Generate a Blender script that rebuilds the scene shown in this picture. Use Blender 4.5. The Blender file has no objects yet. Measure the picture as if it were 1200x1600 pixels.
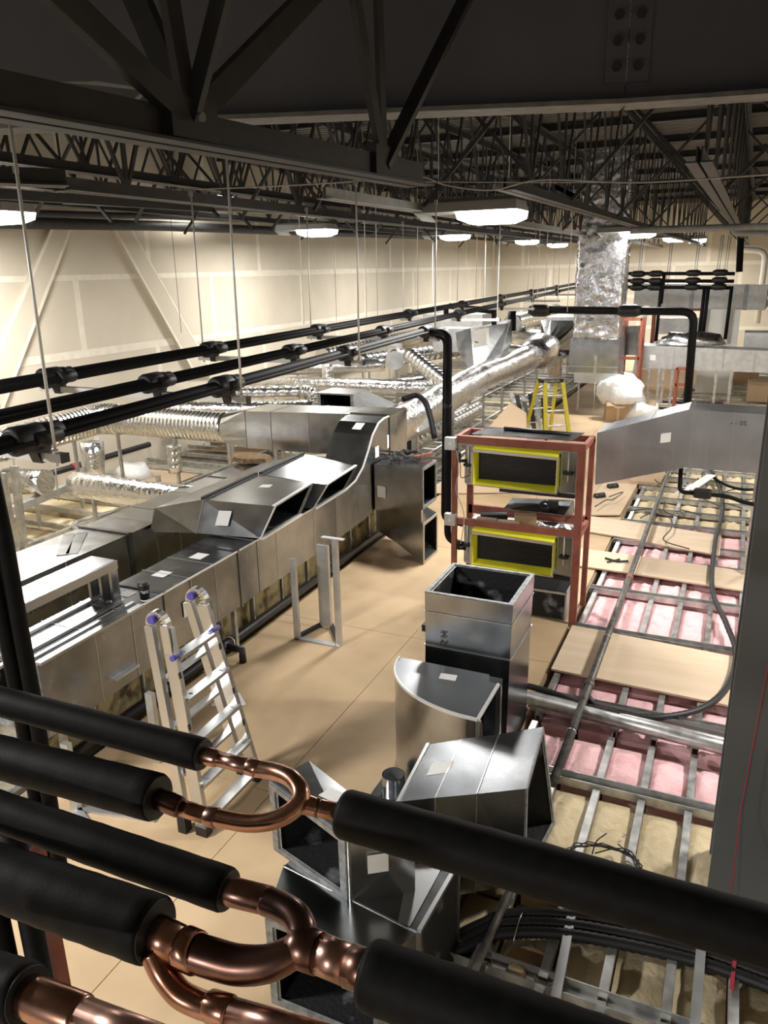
import bpy, math, random
from mathutils import Vector, Matrix
random.seed(7)
sc = bpy.context.scene
COL = sc.collection

# ---------------------------------------------------------------- camera
cd = bpy.data.cameras.new('camera')
cam = bpy.data.objects.new('camera', cd); COL.objects.link(cam)
AZ, PITCH, ROLL = math.radians(24.5), math.radians(17.4), math.radians(1.2)
fh = Vector((-math.sin(AZ), math.cos(AZ), 0)); rh = Vector((math.cos(AZ), math.sin(AZ), 0)); zz = Vector((0, 0, 1))
fw = fh*math.cos(PITCH) - zz*math.sin(PITCH); u0 = fh*math.sin(PITCH) + zz*math.cos(PITCH)
up = u0*math.cos(ROLL) + rh*math.sin(ROLL); rt = rh*math.cos(ROLL) - u0*math.sin(ROLL)
cam.matrix_world = Matrix(((rt.x, up.x, -fw.x, 0), (rt.y, up.y, -fw.y, 0), (rt.z, up.z, -fw.z, 3.3), (0, 0, 0, 1)))
cd.sensor_fit = 'VERTICAL'; cd.sensor_height = 24.0
cd.lens = 24.0*1210/1600; cd.clip_start = 0.05; cd.clip_end = 200
sc.camera = cam

# ---------------------------------------------------------------- world, exposure
w = bpy.data.worlds.new('world'); sc.world = w; w.use_nodes = True
w.node_tree.nodes['Background'].inputs[0].default_value = (1.0, 0.97, 0.93, 1)
w.node_tree.nodes['Background'].inputs[1].default_value = 0.09
sc.view_settings.view_transform = 'Standard'; sc.view_settings.look = 'None'
sc.view_settings.gamma = 1.0; sc.view_settings.use_curve_mapping = False
sc.view_settings.exposure = 0.74
LAMP_W = 130.0

# ---------------------------------------------------------------- mesh helpers
class MB:
    def __init__(s): s.v = []; s.f = []; s.sm = []
    def add(s, vs, fs, smooth=False):
        b = len(s.v); s.v += [tuple(p) for p in vs]
        for f in fs: s.f.append(tuple(b+i for i in f)); s.sm.append(smooth)
        return s
    def hexa(s, p):
        return s.add(p, [(3, 2, 1, 0), (4, 5, 6, 7), (0, 1, 5, 4), (1, 2, 6, 5), (2, 3, 7, 6), (3, 0, 4, 7)])
    def box(s, x0, x1, y0, y1, z0, z1):
        return s.hexa([(x0, y0, z0), (x1, y0, z0), (x1, y1, z0), (x0, y1, z0), (x0, y0, z1), (x1, y0, z1), (x1, y1, z1), (x0, y1, z1)])
    def bar(s, p, q, w, h, upv=(0, 0, 1)):
        p, q, upv = Vector(p), Vector(q), Vector(upv)
        d = (q-p).normalized(); a = d.cross(upv)
        if a.length < 1e-4: a = d.cross(Vector((1, 0, 0)))
        a.normalize(); b = a.cross(d).normalized(); a *= w/2; b *= h/2
        return s.hexa([p-a-b, p+a-b, q+a-b, q-a-b, p-a+b, p+a+b, q+a+b, q-a+b])
    def prism(s, poly, vec):
        n = len(poly); vec = Vector(vec)
        vs = [Vector(p) for p in poly]; vs += [p+vec for p in vs]
        fs = [tuple(range(n-1, -1, -1)), tuple(range(n, 2*n))] + [(i, (i+1) % n, n+(i+1) % n, n+i) for i in range(n)]
        return s.add(vs, fs)
    def tube(s, path, r, seg=12, cap=True):
        P = [Vector(p) for p in path]; n = len(P)
        R = r if isinstance(r, (list, tuple)) else [r]*n
        T = []
        for i in range(n):
            a = P[i]-P[max(i-1, 0)]; b = P[min(i+1, n-1)]-P[i]
            a = a.normalized() if a.length > 1e-9 else Vector((0, 0, 0)); b = b.normalized() if b.length > 1e-9 else Vector((0, 0, 0))
            t = a+b
            T.append(t.normalized() if t.length > 1e-6 else Vector((0, 0, 1)))
        ref = Vector((0, 0, 1)) if abs(T[0].z) < .9 else Vector((1, 0, 0))
        u = T[0].cross(ref).normalized(); vs = []; fs = []
        for i in range(n):
            u = (u - T[i]*u.dot(T[i])).normalized(); v = T[i].cross(u)
            for k in range(seg):
                a = 2*math.pi*k/seg
                vs.append(P[i]+(u*math.cos(a)+v*math.sin(a))*R[i])
        for i in range(n-1):
            for k in range(seg):
                k2 = (k+1) % seg
                fs.append((i*seg+k, i*seg+k2, (i+1)*seg+k2, (i+1)*seg+k))
        s.add(vs, fs, True)
        if cap:
            b = len(s.v)-n*seg
            s.f.append(tuple(b+k for k in range(seg-1, -1, -1))); s.sm.append(False)
            s.f.append(tuple(b+(n-1)*seg+k for k in range(seg))); s.sm.append(False)
        return s
    def loft(s, rings, cap0=True, cap1=True, smooth=False):
        n = len(rings[0]); vs = [p for r in rings for p in r]; fs = []
        for i in range(len(rings)-1):
            for k in range(n):
                k2 = (k+1) % n
                fs.append((i*n+k, i*n+k2, (i+1)*n+k2, (i+1)*n+k))
        if cap0: fs.append(tuple(range(n-1, -1, -1)))
        if cap1: fs.append(tuple((len(rings)-1)*n+k for k in range(n)))
        return s.add(vs, fs, smooth)

def bend(path, rad, n=5):
    """round the corners of a polyline"""
    P = [Vector(p) for p in path]; out = [P[0]]
    for i in range(1, len(P)-1):
        a = (P[i-1]-P[i]); b = (P[i+1]-P[i]); r = min(rad, a.length*.49, b.length*.49)
        A = P[i]+a.normalized()*r; B = P[i]+b.normalized()*r
        for k in range(n+1):
            t = k/n; out.append(A*(1-t)**2+P[i]*2*t*(1-t)+B*t*t)
    out.append(P[-1]); return out

def spline(path, n=6):
    P = [Vector(p) for p in path]; P = [P[0]*2-P[1]]+P+[P[-1]*2-P[-2]]; out = []
    for i in range(1, len(P)-2):
        for k in range(n):
            t = k/n; a, b, c, d = P[i-1], P[i], P[i+1], P[i+2]
            out.append(.5*((2*b)+(c-a)*t+(2*a-5*b+4*c-d)*t*t+(3*b-a-3*c+d)*t**3))
    out.append(P[-2]); return out

WORLD = {}
def thing(name, label, cat, loc, group=None, kind=None):
    o = bpy.data.objects.new(name, None); COL.objects.link(o); o.empty_display_size = .1
    o.location = loc; WORLD[o] = Vector(loc); o['label'] = label; o['category'] = cat
    if group: o['group'] = group
    if kind: o['kind'] = kind
    return o
def make(name, mb, mat, parent=None, label=None, cat=None, group=None, kind=None, bevel=0):
    if parent is not None: org = WORLD[parent]
    else:
        xs, ys, zs = zip(*mb.v); org = Vector(((min(xs)+max(xs))/2, (min(ys)+max(ys))/2, min(zs)))
    me = bpy.data.meshes.new(name)
    me.from_pydata([(p[0]-org.x, p[1]-org.y, p[2]-org.z) for p in mb.v], [], mb.f)
    me.polygons.foreach_set('use_smooth', mb.sm); me.materials.append(mat); me.update()
    o = bpy.data.objects.new(name, me); COL.objects.link(o); WORLD[o] = org
    if parent is not None: o.parent = parent
    else: o.location = org
    if label: o['label'] = label
    if cat: o['category'] = cat
    if group: o['group'] = group
    if kind: o['kind'] = kind
    if bevel:
        m = o.modifiers.new('bevel', 'BEVEL'); m.width = bevel; m.segments = 2; m.limit_method = 'ANGLE'
    return o
def text(name, body, size, origin, xdir, ydir, mat, parent, shear=0):
    cu = bpy.data.curves.new(name, 'FONT'); cu.body = body; cu.size = size; cu.extrude = .0004; cu.shear = shear; cu.resolution_u = 2
    tmp = bpy.data.objects.new('tmp', cu); COL.objects.link(tmp); bpy.context.view_layer.update()
    me = bpy.data.meshes.new_from_object(tmp.evaluated_get(bpy.context.evaluated_depsgraph_get())); bpy.data.objects.remove(tmp); bpy.data.curves.remove(cu)
    o = bpy.data.objects.new(name, me); COL.objects.link(o); me.materials.clear(); me.materials.append(mat)
    x = Vector(xdir).normalized(); y = Vector(ydir); y = (y-x*y.dot(x)).normalized(); z = x.cross(y)
    p = Vector(origin)-WORLD[parent]
    o.parent = parent
    o.matrix_local = Matrix(((x.x, y.x, z.x, p.x), (x.y, y.y, z.y, p.y), (x.z, y.z, z.z, p.z), (0, 0, 0, 1)))
    return o

# ---------------------------------------------------------------- materials
def mat(name, col, rough=.6, metal=0, noise=None, col2=None, bump=0, bscale=30, spec=.5, emit=None, rvar=0, stretch=None, bdist=.02, bdetail=3, contrast=(.35, .65), ndetail=4):
    m = bpy.data.materials.new(name); m.use_nodes = True; nt = m.node_tree; b = nt.nodes['Principled BSDF']
    b.inputs['Base Color'].default_value = (*col, 1); b.inputs['Roughness'].default_value = rough
    b.inputs['Metallic'].default_value = metal; b.inputs['Specular IOR Level'].default_value = spec
    tc = nt.nodes.new('ShaderNodeTexCoord'); mp = nt.nodes.new('ShaderNodeMapping'); nt.links.new(tc.outputs['Object'], mp.inputs[0])
    if stretch: mp.inputs['Scale'].default_value = stretch
    if noise:
        n = nt.nodes.new('ShaderNodeTexNoise'); n.inputs['Scale'].default_value = noise; n.inputs['Detail'].default_value = ndetail
        nt.links.new(mp.outputs[0], n.inputs['Vector'])
        if col2:
            r = nt.nodes.new('ShaderNodeValToRGB'); r.color_ramp.elements[0].color = (*col, 1); r.color_ramp.elements[1].color = (*col2, 1)
            r.color_ramp.elements[0].position, r.color_ramp.elements[1].position = contrast
            nt.links.new(n.outputs[0], r.inputs[0]); nt.links.new(r.outputs[0], b.inputs['Base Color'])
        if rvar:
            q = nt.nodes.new('ShaderNodeMapRange'); q.inputs[3].default_value = max(rough-rvar, .02); q.inputs[4].default_value = rough+rvar
            nt.links.new(n.outputs[0], q.inputs[0]); nt.links.new(q.outputs[0], b.inputs['Roughness'])
    if bump:
        n2 = nt.nodes.new('ShaderNodeTexNoise'); n2.inputs['Scale'].default_value = bscale; n2.inputs['Detail'].default_value = bdetail
        nt.links.new(mp.outputs[0], n2.inputs['Vector'])
        bp = nt.nodes.new('ShaderNodeBump'); bp.inputs['Strength'].default_value = bump; bp.inputs['Distance'].default_value = bdist
        nt.links.new(n2.outputs[0], bp.inputs['Height']); nt.links.new(bp.outputs[0], b.inputs['Normal'])
    if emit:
        b.inputs['Emission Color'].default_value = (*emit[0], 1); b.inputs['Emission Strength'].default_value = emit[1]
    return m
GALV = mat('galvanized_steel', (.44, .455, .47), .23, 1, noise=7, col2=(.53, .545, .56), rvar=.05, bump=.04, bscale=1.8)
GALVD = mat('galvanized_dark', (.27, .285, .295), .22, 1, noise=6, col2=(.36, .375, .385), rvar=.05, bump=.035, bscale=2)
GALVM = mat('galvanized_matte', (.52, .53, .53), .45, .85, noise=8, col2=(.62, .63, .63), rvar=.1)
GALVS = mat('galvanized_bluish', (.42, .44, .465), .34, 1, noise=3, col2=(.50, .52, .545), rvar=.06, bump=.04, bscale=2)  # darker bluish steel of the large right duct, also on the radius elbow
BRIGHT = mat('bright_zinc_edge', (.78, .79, .79), .4, .35)
EDGE = mat('folded_edge', (.50, .51, .51), .35, 1)
RIM = mat('smeared_rim', (.20, .205, .205), .55, .5, noise=25, col2=(.34, .35, .35))
STUD = mat('stud_steel', (.40, .40, .39), .42, .85, noise=12, col2=(.60, .60, .58), rvar=.1)
FOIL = mat('foil', (.72, .72, .72), .24, 1, bump=.8, bscale=16, noise=9, rvar=.06, bdist=.02, bdetail=2)
FOILB = mat('foil_loose', (.74, .74, .77), .27, 1, bump=.6, bscale=12, noise=9, rvar=.1, bdist=.02, bdetail=2)
SPIRAL = mat('spiral_steel', (.66, .66, .65), .25, 1, noise=10, rvar=.08)
LINER = mat('duct_liner', (.007, .008, .009), .75, 0, noise=5, col2=(.24, .26, .27), contrast=(.58, .72), bump=.3, bscale=40)
RUB = mat('black_foam_insulation', (.0046, .0046, .005), .6, 0, noise=60, col2=(.0078, .0078, .0082), bump=.03, bscale=260, spec=.16)
RUBD = mat('black_rubber', (.009, .009, .010), .5)
COPPER = mat('copper', (.36, .165, .10), .25, 1, noise=16, col2=(.66, .38, .28), rvar=.1, contrast=(.3, .7))
COPBURN = mat('heat_darkened_copper', (.095, .06, .055), .3, 1, noise=11, col2=(.36, .19, .14), rvar=.1, contrast=(.35, .75))
COPJ = mat('brazed_copper', (.20, .10, .085), .3, 1, noise=18, col2=(.66, .40, .32), rvar=.1)
FLOORM = mat('masonite_floor', (.56, .41, .25), .62, 0, noise=1.6, col2=(.40, .285, .165), contrast=(.40, .80), spec=.3, rvar=.1, ndetail=9)
PLY = mat('raw_plywood', (.70, .56, .41), .7, 0, noise=2.5, col2=(.64, .50, .35), stretch=(.6, 3, 1), spec=.2)
SLAB = mat('dusty_ceiling_board', (.34, .27, .18), .85, 0, noise=3, col2=(.24, .18, .12))
PINK = mat('pink_fibreglass', (.85, .54, .55), .95, 0, noise=9, col2=(.75, .42, .44), bump=.5, bscale=24, spec=.1, contrast=(.45, .75))
CREAM = mat('cream_fibreglass', (.66, .55, .36), .95, 0, noise=8, col2=(.52, .41, .24), bump=.5, bscale=20, spec=.1, contrast=(.45, .8))
DIRTB = mat('soiled_insulation', (.30, .25, .13), .95, 0, noise=6, col2=(.06, .05, .03), bump=.5, bscale=20, spec=.1, contrast=(.45, .65))
BROWNB = mat('brown_mineral_wool', (.26, .17, .09), .95, 0, noise=20, col2=(.14, .09, .05), bump=.8, bscale=30)
WALL = mat('bare_drywall', (.66, .60, .49), .9, 0, noise=1.5, col2=(.62, .56, .45), spec=.2)
MUD = mat('joint_compound', (.82, .78, .67), .9, 0, noise=7, col2=(.76, .70, .58), spec=.2)
DARK = mat('dark_painted_steel', (.020, .020, .022), .55, 0, noise=9, col2=(.03, .03, .031))
DARKB = mat('dark_blue_grey_girder', (.085, .09, .11), .6, 0, noise=2, col2=(.10, .105, .125))
BLACKJ = mat('black_joist_paint', (.012, .012, .013), .55, 0, noise=9, col2=(.02, .02, .02))
FLANGE = mat('grey_flange_steel', (.12, .12, .115), .6, 0, noise=12, col2=(.17, .17, .16))
CHORDL = mat('light_grey_joist_steel', (.20, .20, .19), .55, 0, noise=12, col2=(.26, .26, .25))
DECK = mat('roof_deck', (.10, .098, .09), .55, .3, noise=3, col2=(.13, .125, .115))
COLUMN = mat('grey_column_paint', (.085, .09, .09), .5, 0, noise=2, col2=(.10, .105, .105))
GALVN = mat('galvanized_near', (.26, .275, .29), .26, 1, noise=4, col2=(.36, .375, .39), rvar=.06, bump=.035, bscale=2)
DUSTY = mat('dusty_insulation', (.36, .32, .25), .95, 0, noise=8, col2=(.24, .21, .16), bump=.5, bscale=20, spec=.1)
RED = mat('red_oxide_primer', (.30, .095, .062), .55, 0, noise=14, col2=(.24, .07, .046))
YEL = mat('yellow_foam_tape', (.95, .92, .05), .5)
YELF = mat('yellow_fibreglass', (.62, .52, .03), .45)
ALU = mat('aluminium', (.62, .63, .63), .33, 1, noise=20, rvar=.1)
WHITE = mat('white_paper', (.80, .80, .78), .8)
WHITEP = mat('white_plastic_sheet', (.80, .80, .79), .35, 0, bump=.6, bscale=14)
CARD = mat('cardboard', (.42, .28, .16), .85)
CARDL = mat('tan_board', (.56, .42, .28), .85)
COILM = mat('coil_face', (.010, .010, .010), .5)
COILF = mat('coil_fin', (.045, .04, .035), .4, .6)
BLUE = mat('blue_plastic', (.07, .06, .30), .4)
PVC = mat('white_pipe', (.72, .71, .66), .5)
INK = mat('black_marker', (.03, .028, .025), .7)
WINK = mat('white_print', (.65, .65, .63), .7)
CORD = mat('pale_cord', (.42, .41, .38), .6)
REDS = mat('red_string', (.40, .03, .05), .7)
ROD = mat('zinc_rod', (.72, .72, .69), .4, .3)
PIPED = mat('dusty_steel_pipe', (.065, .06, .055), .5, .3, noise=14, col2=(.17, .16, .145), rvar=.1)
STRUT = mat('zinc_strut', (.55, .55, .53), .45, .3)
SHADE = mat('lamp_housing', (.34, .34, .33), .5)
LENS = mat('lit_lens', (.9, .9, .9), .5, emit=((1.0, .95, .86), 9.0))

# ================================================================ LARGE STRUCTURE
YB = 34.0
floor = make('floor', MB().box(-10, 4, -8, YB, -.34, -.26), SLAB, kind='structure')
# plywood walkway down the middle, sheet by sheet
walk_y = [1.2+2.44*i for i in range(14)]
for i, y in enumerate(walk_y):
    y1 = min(y+2.44, YB)
    make('floor_sheet', MB().box(-3.93, -2.522, y+.003, y1-.003, -.02, 0), FLOORM, floor)
    make('floor_sheet', MB().box(-2.516, -1.22, y+.003+.0, y1-.003, -.02, .001), FLOORM, floor)
make('floor_base', MB().box(-3.95, -1.2, 1, YB, -.26, -.02), SLAB, floor)

def batt(x0, x1, y0, y1, z0, z1, m, parent=floor, nx=5, ny=5, amp=.02):
    vs = []; fs = []
    for j in range(ny+1):
        for i in range(nx+1):
            e = 1 if 0 < i < nx and 0 < j < ny else 0
            vs.append((x0+(x1-x0)*i/nx, y0+(y1-y0)*j/ny, z1-.03*(1-e)+e*random.uniform(-amp, amp)))
    for j in range(ny):
        for i in range(nx):
            a = j*(nx+1)+i; fs.append((a, a+1, a+nx+2, a+nx+1))
    mb = MB().add(vs, fs, True)
    b = [(x0, y0), (x1, y0), (x1, y1), (x0, y1)]; c = [0, nx, (ny+1)*(nx+1)-1, ny*(nx+1)]
    lo = [(p[0], p[1], z0) for p in b]; hi = [vs[k] for k in c]
    mb.add(lo+hi, [(0, 1, 5, 4), (1, 2, 6, 5), (2, 3, 7, 6), (3, 0, 4, 7)])
    return make('insulation_batt', mb, m, parent)
def channel(p, q, w, h, m=STUD, name='stud', lip=True):
    """C-section lying open side up/down: web plus two flanges"""
    p, q = Vector(p), Vector(q); d = (q-p).normalized(); s = d.cross(Vector((0, 0, 1))).normalized()*(w/2)
    mb = MB().bar(p+Vector((0, 0, h)), q+Vector((0, 0, h)), w, .004)
    for k in (-1, 1):
        mb.bar(p+s*k+Vector((0, 0, h/2)), q+s*k+Vector((0, 0, h/2)), .004, h)
    return make(name, mb, m, floor)

# ---- right bays: studs run with the aisle, tracks across it
SX = [-1.115+.283*i for i in range(9)]
def bay(y0, y1, m, zb=-.035, dark=False):
    for i in range(len(SX)-1):
        batt(SX[i]+.024, SX[i+1]-.024, y0+.03, y1-.03, -.2, zb+random.uniform(-.015, .01), m)
    for x in SX: channel((x, y0, -.05), (x, y1, -.05), .042, .05)
def track(y, x0=-1.19, x1=1.3, w=.085, z=-.03, h=.05):
    mb = MB().bar((x0, y, z), (x1, y, z), w, .004)
    for k in (-1, 1): mb.bar((x0, y+k*w/2, z+h/2), (x1, y+k*w/2, z+h/2), .007, h+.01)
    make('track', mb, STUD, floor)
bay(2.2, 2.93, CREAM, -.10); bay(2.95, 3.50, CREAM, -.10); bay(3.52, 4.5, CREAM, -.03)
bay(4.6, 5.14, PINK); bay(5.22, 5.9, PINK); bay(5.9, 6.86, PINK); bay(6.93, 7.86, PINK); bay(7.92, 8.4, PINK); bay(8.4, 8.95, PINK); bay(9.0, 9.55, PINK); bay(9.6, 10.3, PINK)
for y in (2.93, 3.5, 4.55, 6.88, 7.88, 8.92, 9.56): track(y)
track(5.52, z=-.01, w=.05); track(5.30, z=0, w=.04)
for i, y in enumerate([10.34+.62*k for k in range(9)]):
    bay(y+.03, y+.6, CREAM if i < 7 else CREAM, -.02); track(y, x1=1.0)
for y in [16+.9*k for k in range(20)]:
    track(y, x0=-1.19, x1=3.5); batt(-1.15, .9, y+.06, y+.84, -.2, -.02, CREAM); batt(.95, 3, y+.06, y+.84, -.2, -.02, CREAM)
# plywood strips lying over the bays
for (x0, x1, ya, yb, yc, yd) in [(-1.17, 1.2, 5.93, 6.84, 5.83, 6.66), (-1.6, -.78, 8.42, 9.0, 8.39, 8.97), (-.775, 1.1, 8.39, 8.97, 8.27, 8.86), (-1.62, -.86, 9.68, 10.32, 9.55, 10.24), (-.855, .05, 9.52, 10.24, 9.34, 10.08)]:
    poly = [(x0, ya, .012), (x1, yc, .012), (x1, yd, .012), (x0, yb, .012)]
    make('plywood_strip', MB().prism(poly, (0, 0, .018)), PLY, floor)
make('plywood_strip', MB().prism([(-1.75, 10.3, .02), (-1.24, 10.5, .02), (-1.2, 13.2, .02), (-1.7, 13.2, .02)], (0, 0, .015)), CARDL, floor)

# ---- left bays: studs cross from the walkway to the wall
LY = [2.6+.61*i for i in range(51)]
for i, y in enumerate(LY):
    channel((-9.95, y, -.07), (-4.1, y, -.07), .045, .07)
    if i < len(LY)-1:
        for (xa, xb) in ((-9.9, -8.1), (-8.0, -6.1), (-6.0, -4.15)):
            m = CREAM if random.random() < (.85 if y < 9 else .35) else DUSTY
            if y < 26: batt(xa, xb, y+.04, y+.57, -.22, -.06+random.uniform(-.05, .03), m, nx=5, ny=3, amp=.02)
for x in (-8.05, -6.05, -4.1):
    channel((x, 2.6, -.01), (x, YB, -.01), .05, .045, name='track')
for (x, y0, y1, z) in [(-7.2, 7.2, 11.5, .12), (-6.6, 12, 20, .08), (-5.0, 10, 22, .06), (-4.45, 10, 24, .05)]:
    channel((x, y0, z-.03), (x+.05, y1, z-.03), .045, .04, name='track')
for (x0, x1, y0, y1, z) in [(-7.3, -5.75, 7.6, 9.0, .02), (-9.6, -8.2, 9.3, 10.4, .0), (-9.2, -8.1, 12, 13.5, 0)]:
    make('board_sheet', MB().box(x0, x1, y0, y1, z, z+.015), CARDL, floor)

# ---- knee wall under the near duct: soiled batts between studs
for i in range(11):
    y = 3.1+.52*i
    make('insulation_batt', MB().box(-4.1, -4.0+random.uniform(-.02, .01), y+.03, y+.49, .0, .60), DIRTB, floor, bevel=.015)
    make('stud', MB().box(-4.09, -3.985, y-.012, y+.012, 0, .62), STUD, floor)
make('stud', MB().box(-4.1, -3.98, 3.1, 8.9, -.02, .02), GALVD, floor)

# ---- side wall: drywall boards with taped joints
wall_l = make('wall_left', MB().box(-10.2, -10.02, -8, YB, -.3, 5.6), SLAB, kind='structure')
rows = [-.39, .83, 2.05, 3.27, 4.49, 5.5]
for r in range(5):
    y = 2.0 + (r % 2)*1.83 - (0 if r != 2 else .0)
    y -= 3.0+3.66
    while y < YB:
        y1 = min(y+3.66, YB)
        make('drywall_panel', MB().box(-10.02, -10.0, y+.006, y1-.006, rows[r]+.004, rows[r+1]-.004), WALL, wall_l)
        make('joint_tape', MB().box(-10.001, -9.996, y1-.06, y1+.06, rows[r]+.02, rows[r+1]-.02), MUD, wall_l)
        y = y1
    if 0 < r:
        yy = -1
        while yy < YB:
            y2 = min(yy+random.uniform(2.5, 5), YB); wv = random.uniform(.04, .065)
            make('joint_tape', MB().box(-10.001, -9.9955, yy, y2, rows[r]-wv, rows[r]+wv), MUD, wall_l); yy = y2
# boxed diagonal braces standing proud of the boards
def brace(a, b, c, d):
    P = [Vector(p) for p in (a, b, c, d)]
    make('brace_cover', MB().prism(P, (.10, 0, 0)), WALL, wall_l)
    for (p, q) in ((P[0], P[1]), (P[3], P[2])):
        make('corner_bead', MB().bar(p+Vector((.101, 0, 0)), q+Vector((.101, 0, 0)), .05, .006, (1, 0, 0)), MUD, wall_l)
brace((-10, 9.648, 4.126), (-10, 8.055, 2.038), (-10, 8.097, 1.418), (-10, 10.018, 4.141))
brace((-10, 10.835, 4.176), (-10, 12.752, 1.355), (-10, 13.339, 1.282), (-10, 11.223, 4.193))
wall_b = make('wall_back', MB().box(-10.2, 4.2, YB+.02, YB+.2, -.3, 5.6), SLAB, kind='structure')
for r in range(5):
    x = -10.0 - (r % 2)*1.2
    while x < 4:
        x1 = min(x+2.44, 4.1)
        make('drywall_panel', MB().box(max(x, -10)+.006, x1-.006, YB, YB+.02, rows[r]+.004, rows[r+1]-.004), WALL, wall_b)
        make('joint_tape', MB().box(x1-.07, x1+.07, YB-.005, YB+.001, rows[r]+.02, rows[r+1]-.02), MUD, wall_b)
        x = x1
    if r: make('joint_tape', MB().box(-10, 4, YB-.006, YB+.001, rows[r]-.07, rows[r]+.07), MUD, wall_b)
wall_r = make('wall_right', MB().box(4.02, 4.2, -8, YB, -.3, 5.6), WALL, kind='structure')

# ---- roof deck: ribs cross the aisle
vs = []; fs = []; k = 0; y = -8.0
prof = []
while y < YB:
    prof += [(y, 5.62), (y+.03, 5.56), (y+.10, 5.56), (y+.13, 5.62)]; y += .2
for (yy, z) in prof: vs += [(-10.1, yy, z), (4.1, yy, z)]
for i in range(len(prof)-1): fs.append((2*i, 2*i+1, 2*i+3, 2*i+2))
ceiling = make('ceiling', MB().add(vs, fs), DECK, kind='structure')

# ---- big steel girder, two lengths bolted at a splice
def girder(name, a, b, label, h=1.1, m=DARKB):
    a, b = Vector(a), Vector(b); t = thing(name, label, 'girder', (a+b)/2, group=None)
    s = Vector((0, 0, 1))
    make('web_plate', MB().bar(a+s*(h/2+.02), b+s*(h/2+.02), .014, h), m, t)
    make('bottom_flange', MB().bar(a+s*.012, b+s*.012, .22, .024), FLANGE, t)
    make('top_flange', MB().bar(a+s*(h+.03), b+s*(h+.03), .22, .024), FLANGE, t)
    return t
GA, GK, GB = Vector((-7.8, 2.61, 4.15)), Vector((-.736, 5.007, 4.15)), Vector((2.6, 5.61, 4.15))
g1 = girder('steel_girder', GA, GK+(GA-GK).normalized()*.004, 'long dark steel girder crossing the top left of the roof, pale bottom flange')
g2 = girder('steel_girder', GK+(GB-GK).normalized()*.004, GB, 'dark steel girder right of the bolted splice at the top')
d1 = (GK-GA).normalized(); n1 = Vector((d1.y, -d1.x, 0)); d2 = (GB-GK).normalized(); n2 = Vector((d2.y, -d2.x, 0))
sp = {}
sp[-1] = make('splice_plate', MB().bar(GK-d1*.12+n1*.014+Vector((0, 0, .62)), GK-d1*.004+n1*.014+Vector((0, 0, .62)), .014, 1.0), DARKB, g1)
sp[1] = make('splice_plate', MB().bar(GK+d2*.004+n2*.014+Vector((0, 0, .62)), GK+d2*.12+n2*.014+Vector((0, 0, .62)), .014, 1.0), DARKB, g2)
for k in range(9):
    for (d, n, sgn, t) in ((d1, n1, -1, g1), (d2, n2, 1, g2)):
        c = GK+d*sgn*.06+Vector((0, 0, .20+.126*k))
        make('bolt', MB().tube([c+n*.02, c+n*.045], .027, 6), DARK, sp[sgn])

# ---- open-web bar joists
def joist(x0, y0, x1, y1, zb, zt, step, label, m=DARK, chord=.09, wr=.035, phase=0, group=None, mc=None, near=False):
    a, b = Vector((x0, y0, zb)), Vector((x1, y1, zb)); L = (b-a).length; d = (b-a)/L; s = Vector((d.y, -d.x, 0))
    t = thing('bar_joist', label, 'roof joist', a, group)
    def ch(z, up):
        mb = MB(); o = Vector((0, 0, z))
        for k in (-1, 1):
            mb.bar(a+o+s*k*chord*.5, b+o+s*k*chord*.5, chord*.8, .010)
            mb.bar(a+o+s*k*.014+Vector((0, 0, up*chord*.5)), b+o+s*k*.014+Vector((0, 0, up*chord*.5)), .010, chord)
        return mb
    make('bottom_chord', ch(0, 1), mc or m, t); make('top_chord', ch(zt-zb, -1), m, t)
    n = int(L/step); H = zt-zb
    for i in range(n+1):
        c = a+d*(i*step+phase)
        if c.y > b.y-.8: break
        lo = c+Vector((0, 0, .04))
        for q in (-.5, 0, .5):
            hi = c+d*step*q+Vector((0, 0, H-.04))
            mb = MB().bar(lo, hi, wr if q else wr*.8, wr*.6, s)
            make('web', mb, m, t)
        if near:
            make('gusset', MB().bar(c-d*.12+Vector((0, 0, .05)), c+d*.12+Vector((0, 0, .05)), .012, .1), m, t)
    return t
t = thing('bar_joist', 'nearest black open-web joist running low across the upper left corner', 'roof joist', (-2.06, .35, 3.72))
JA, JB = Vector((-2.03, .35, 3.72)), Vector((-1.64, 4.15, 3.72)); js = Vector((1, -.1, 0)).normalized()
mb = MB()
for k in (-1, 1):
    mb.bar(JA+js*k*.05, JB+js*k*.05, .075, .010).bar(JA+js*k*.014+Vector((0, 0, .055)), JB+js*k*.014+Vector((0, 0, .055)), .010, .11)
make('bottom_chord', mb, BLACKJ, t)
make('top_chord', MB().bar(JA+Vector((0, 0, 1.6)), JB+Vector((0, 0, 1.6)), .18, .08), BLACKJ, t)
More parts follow.
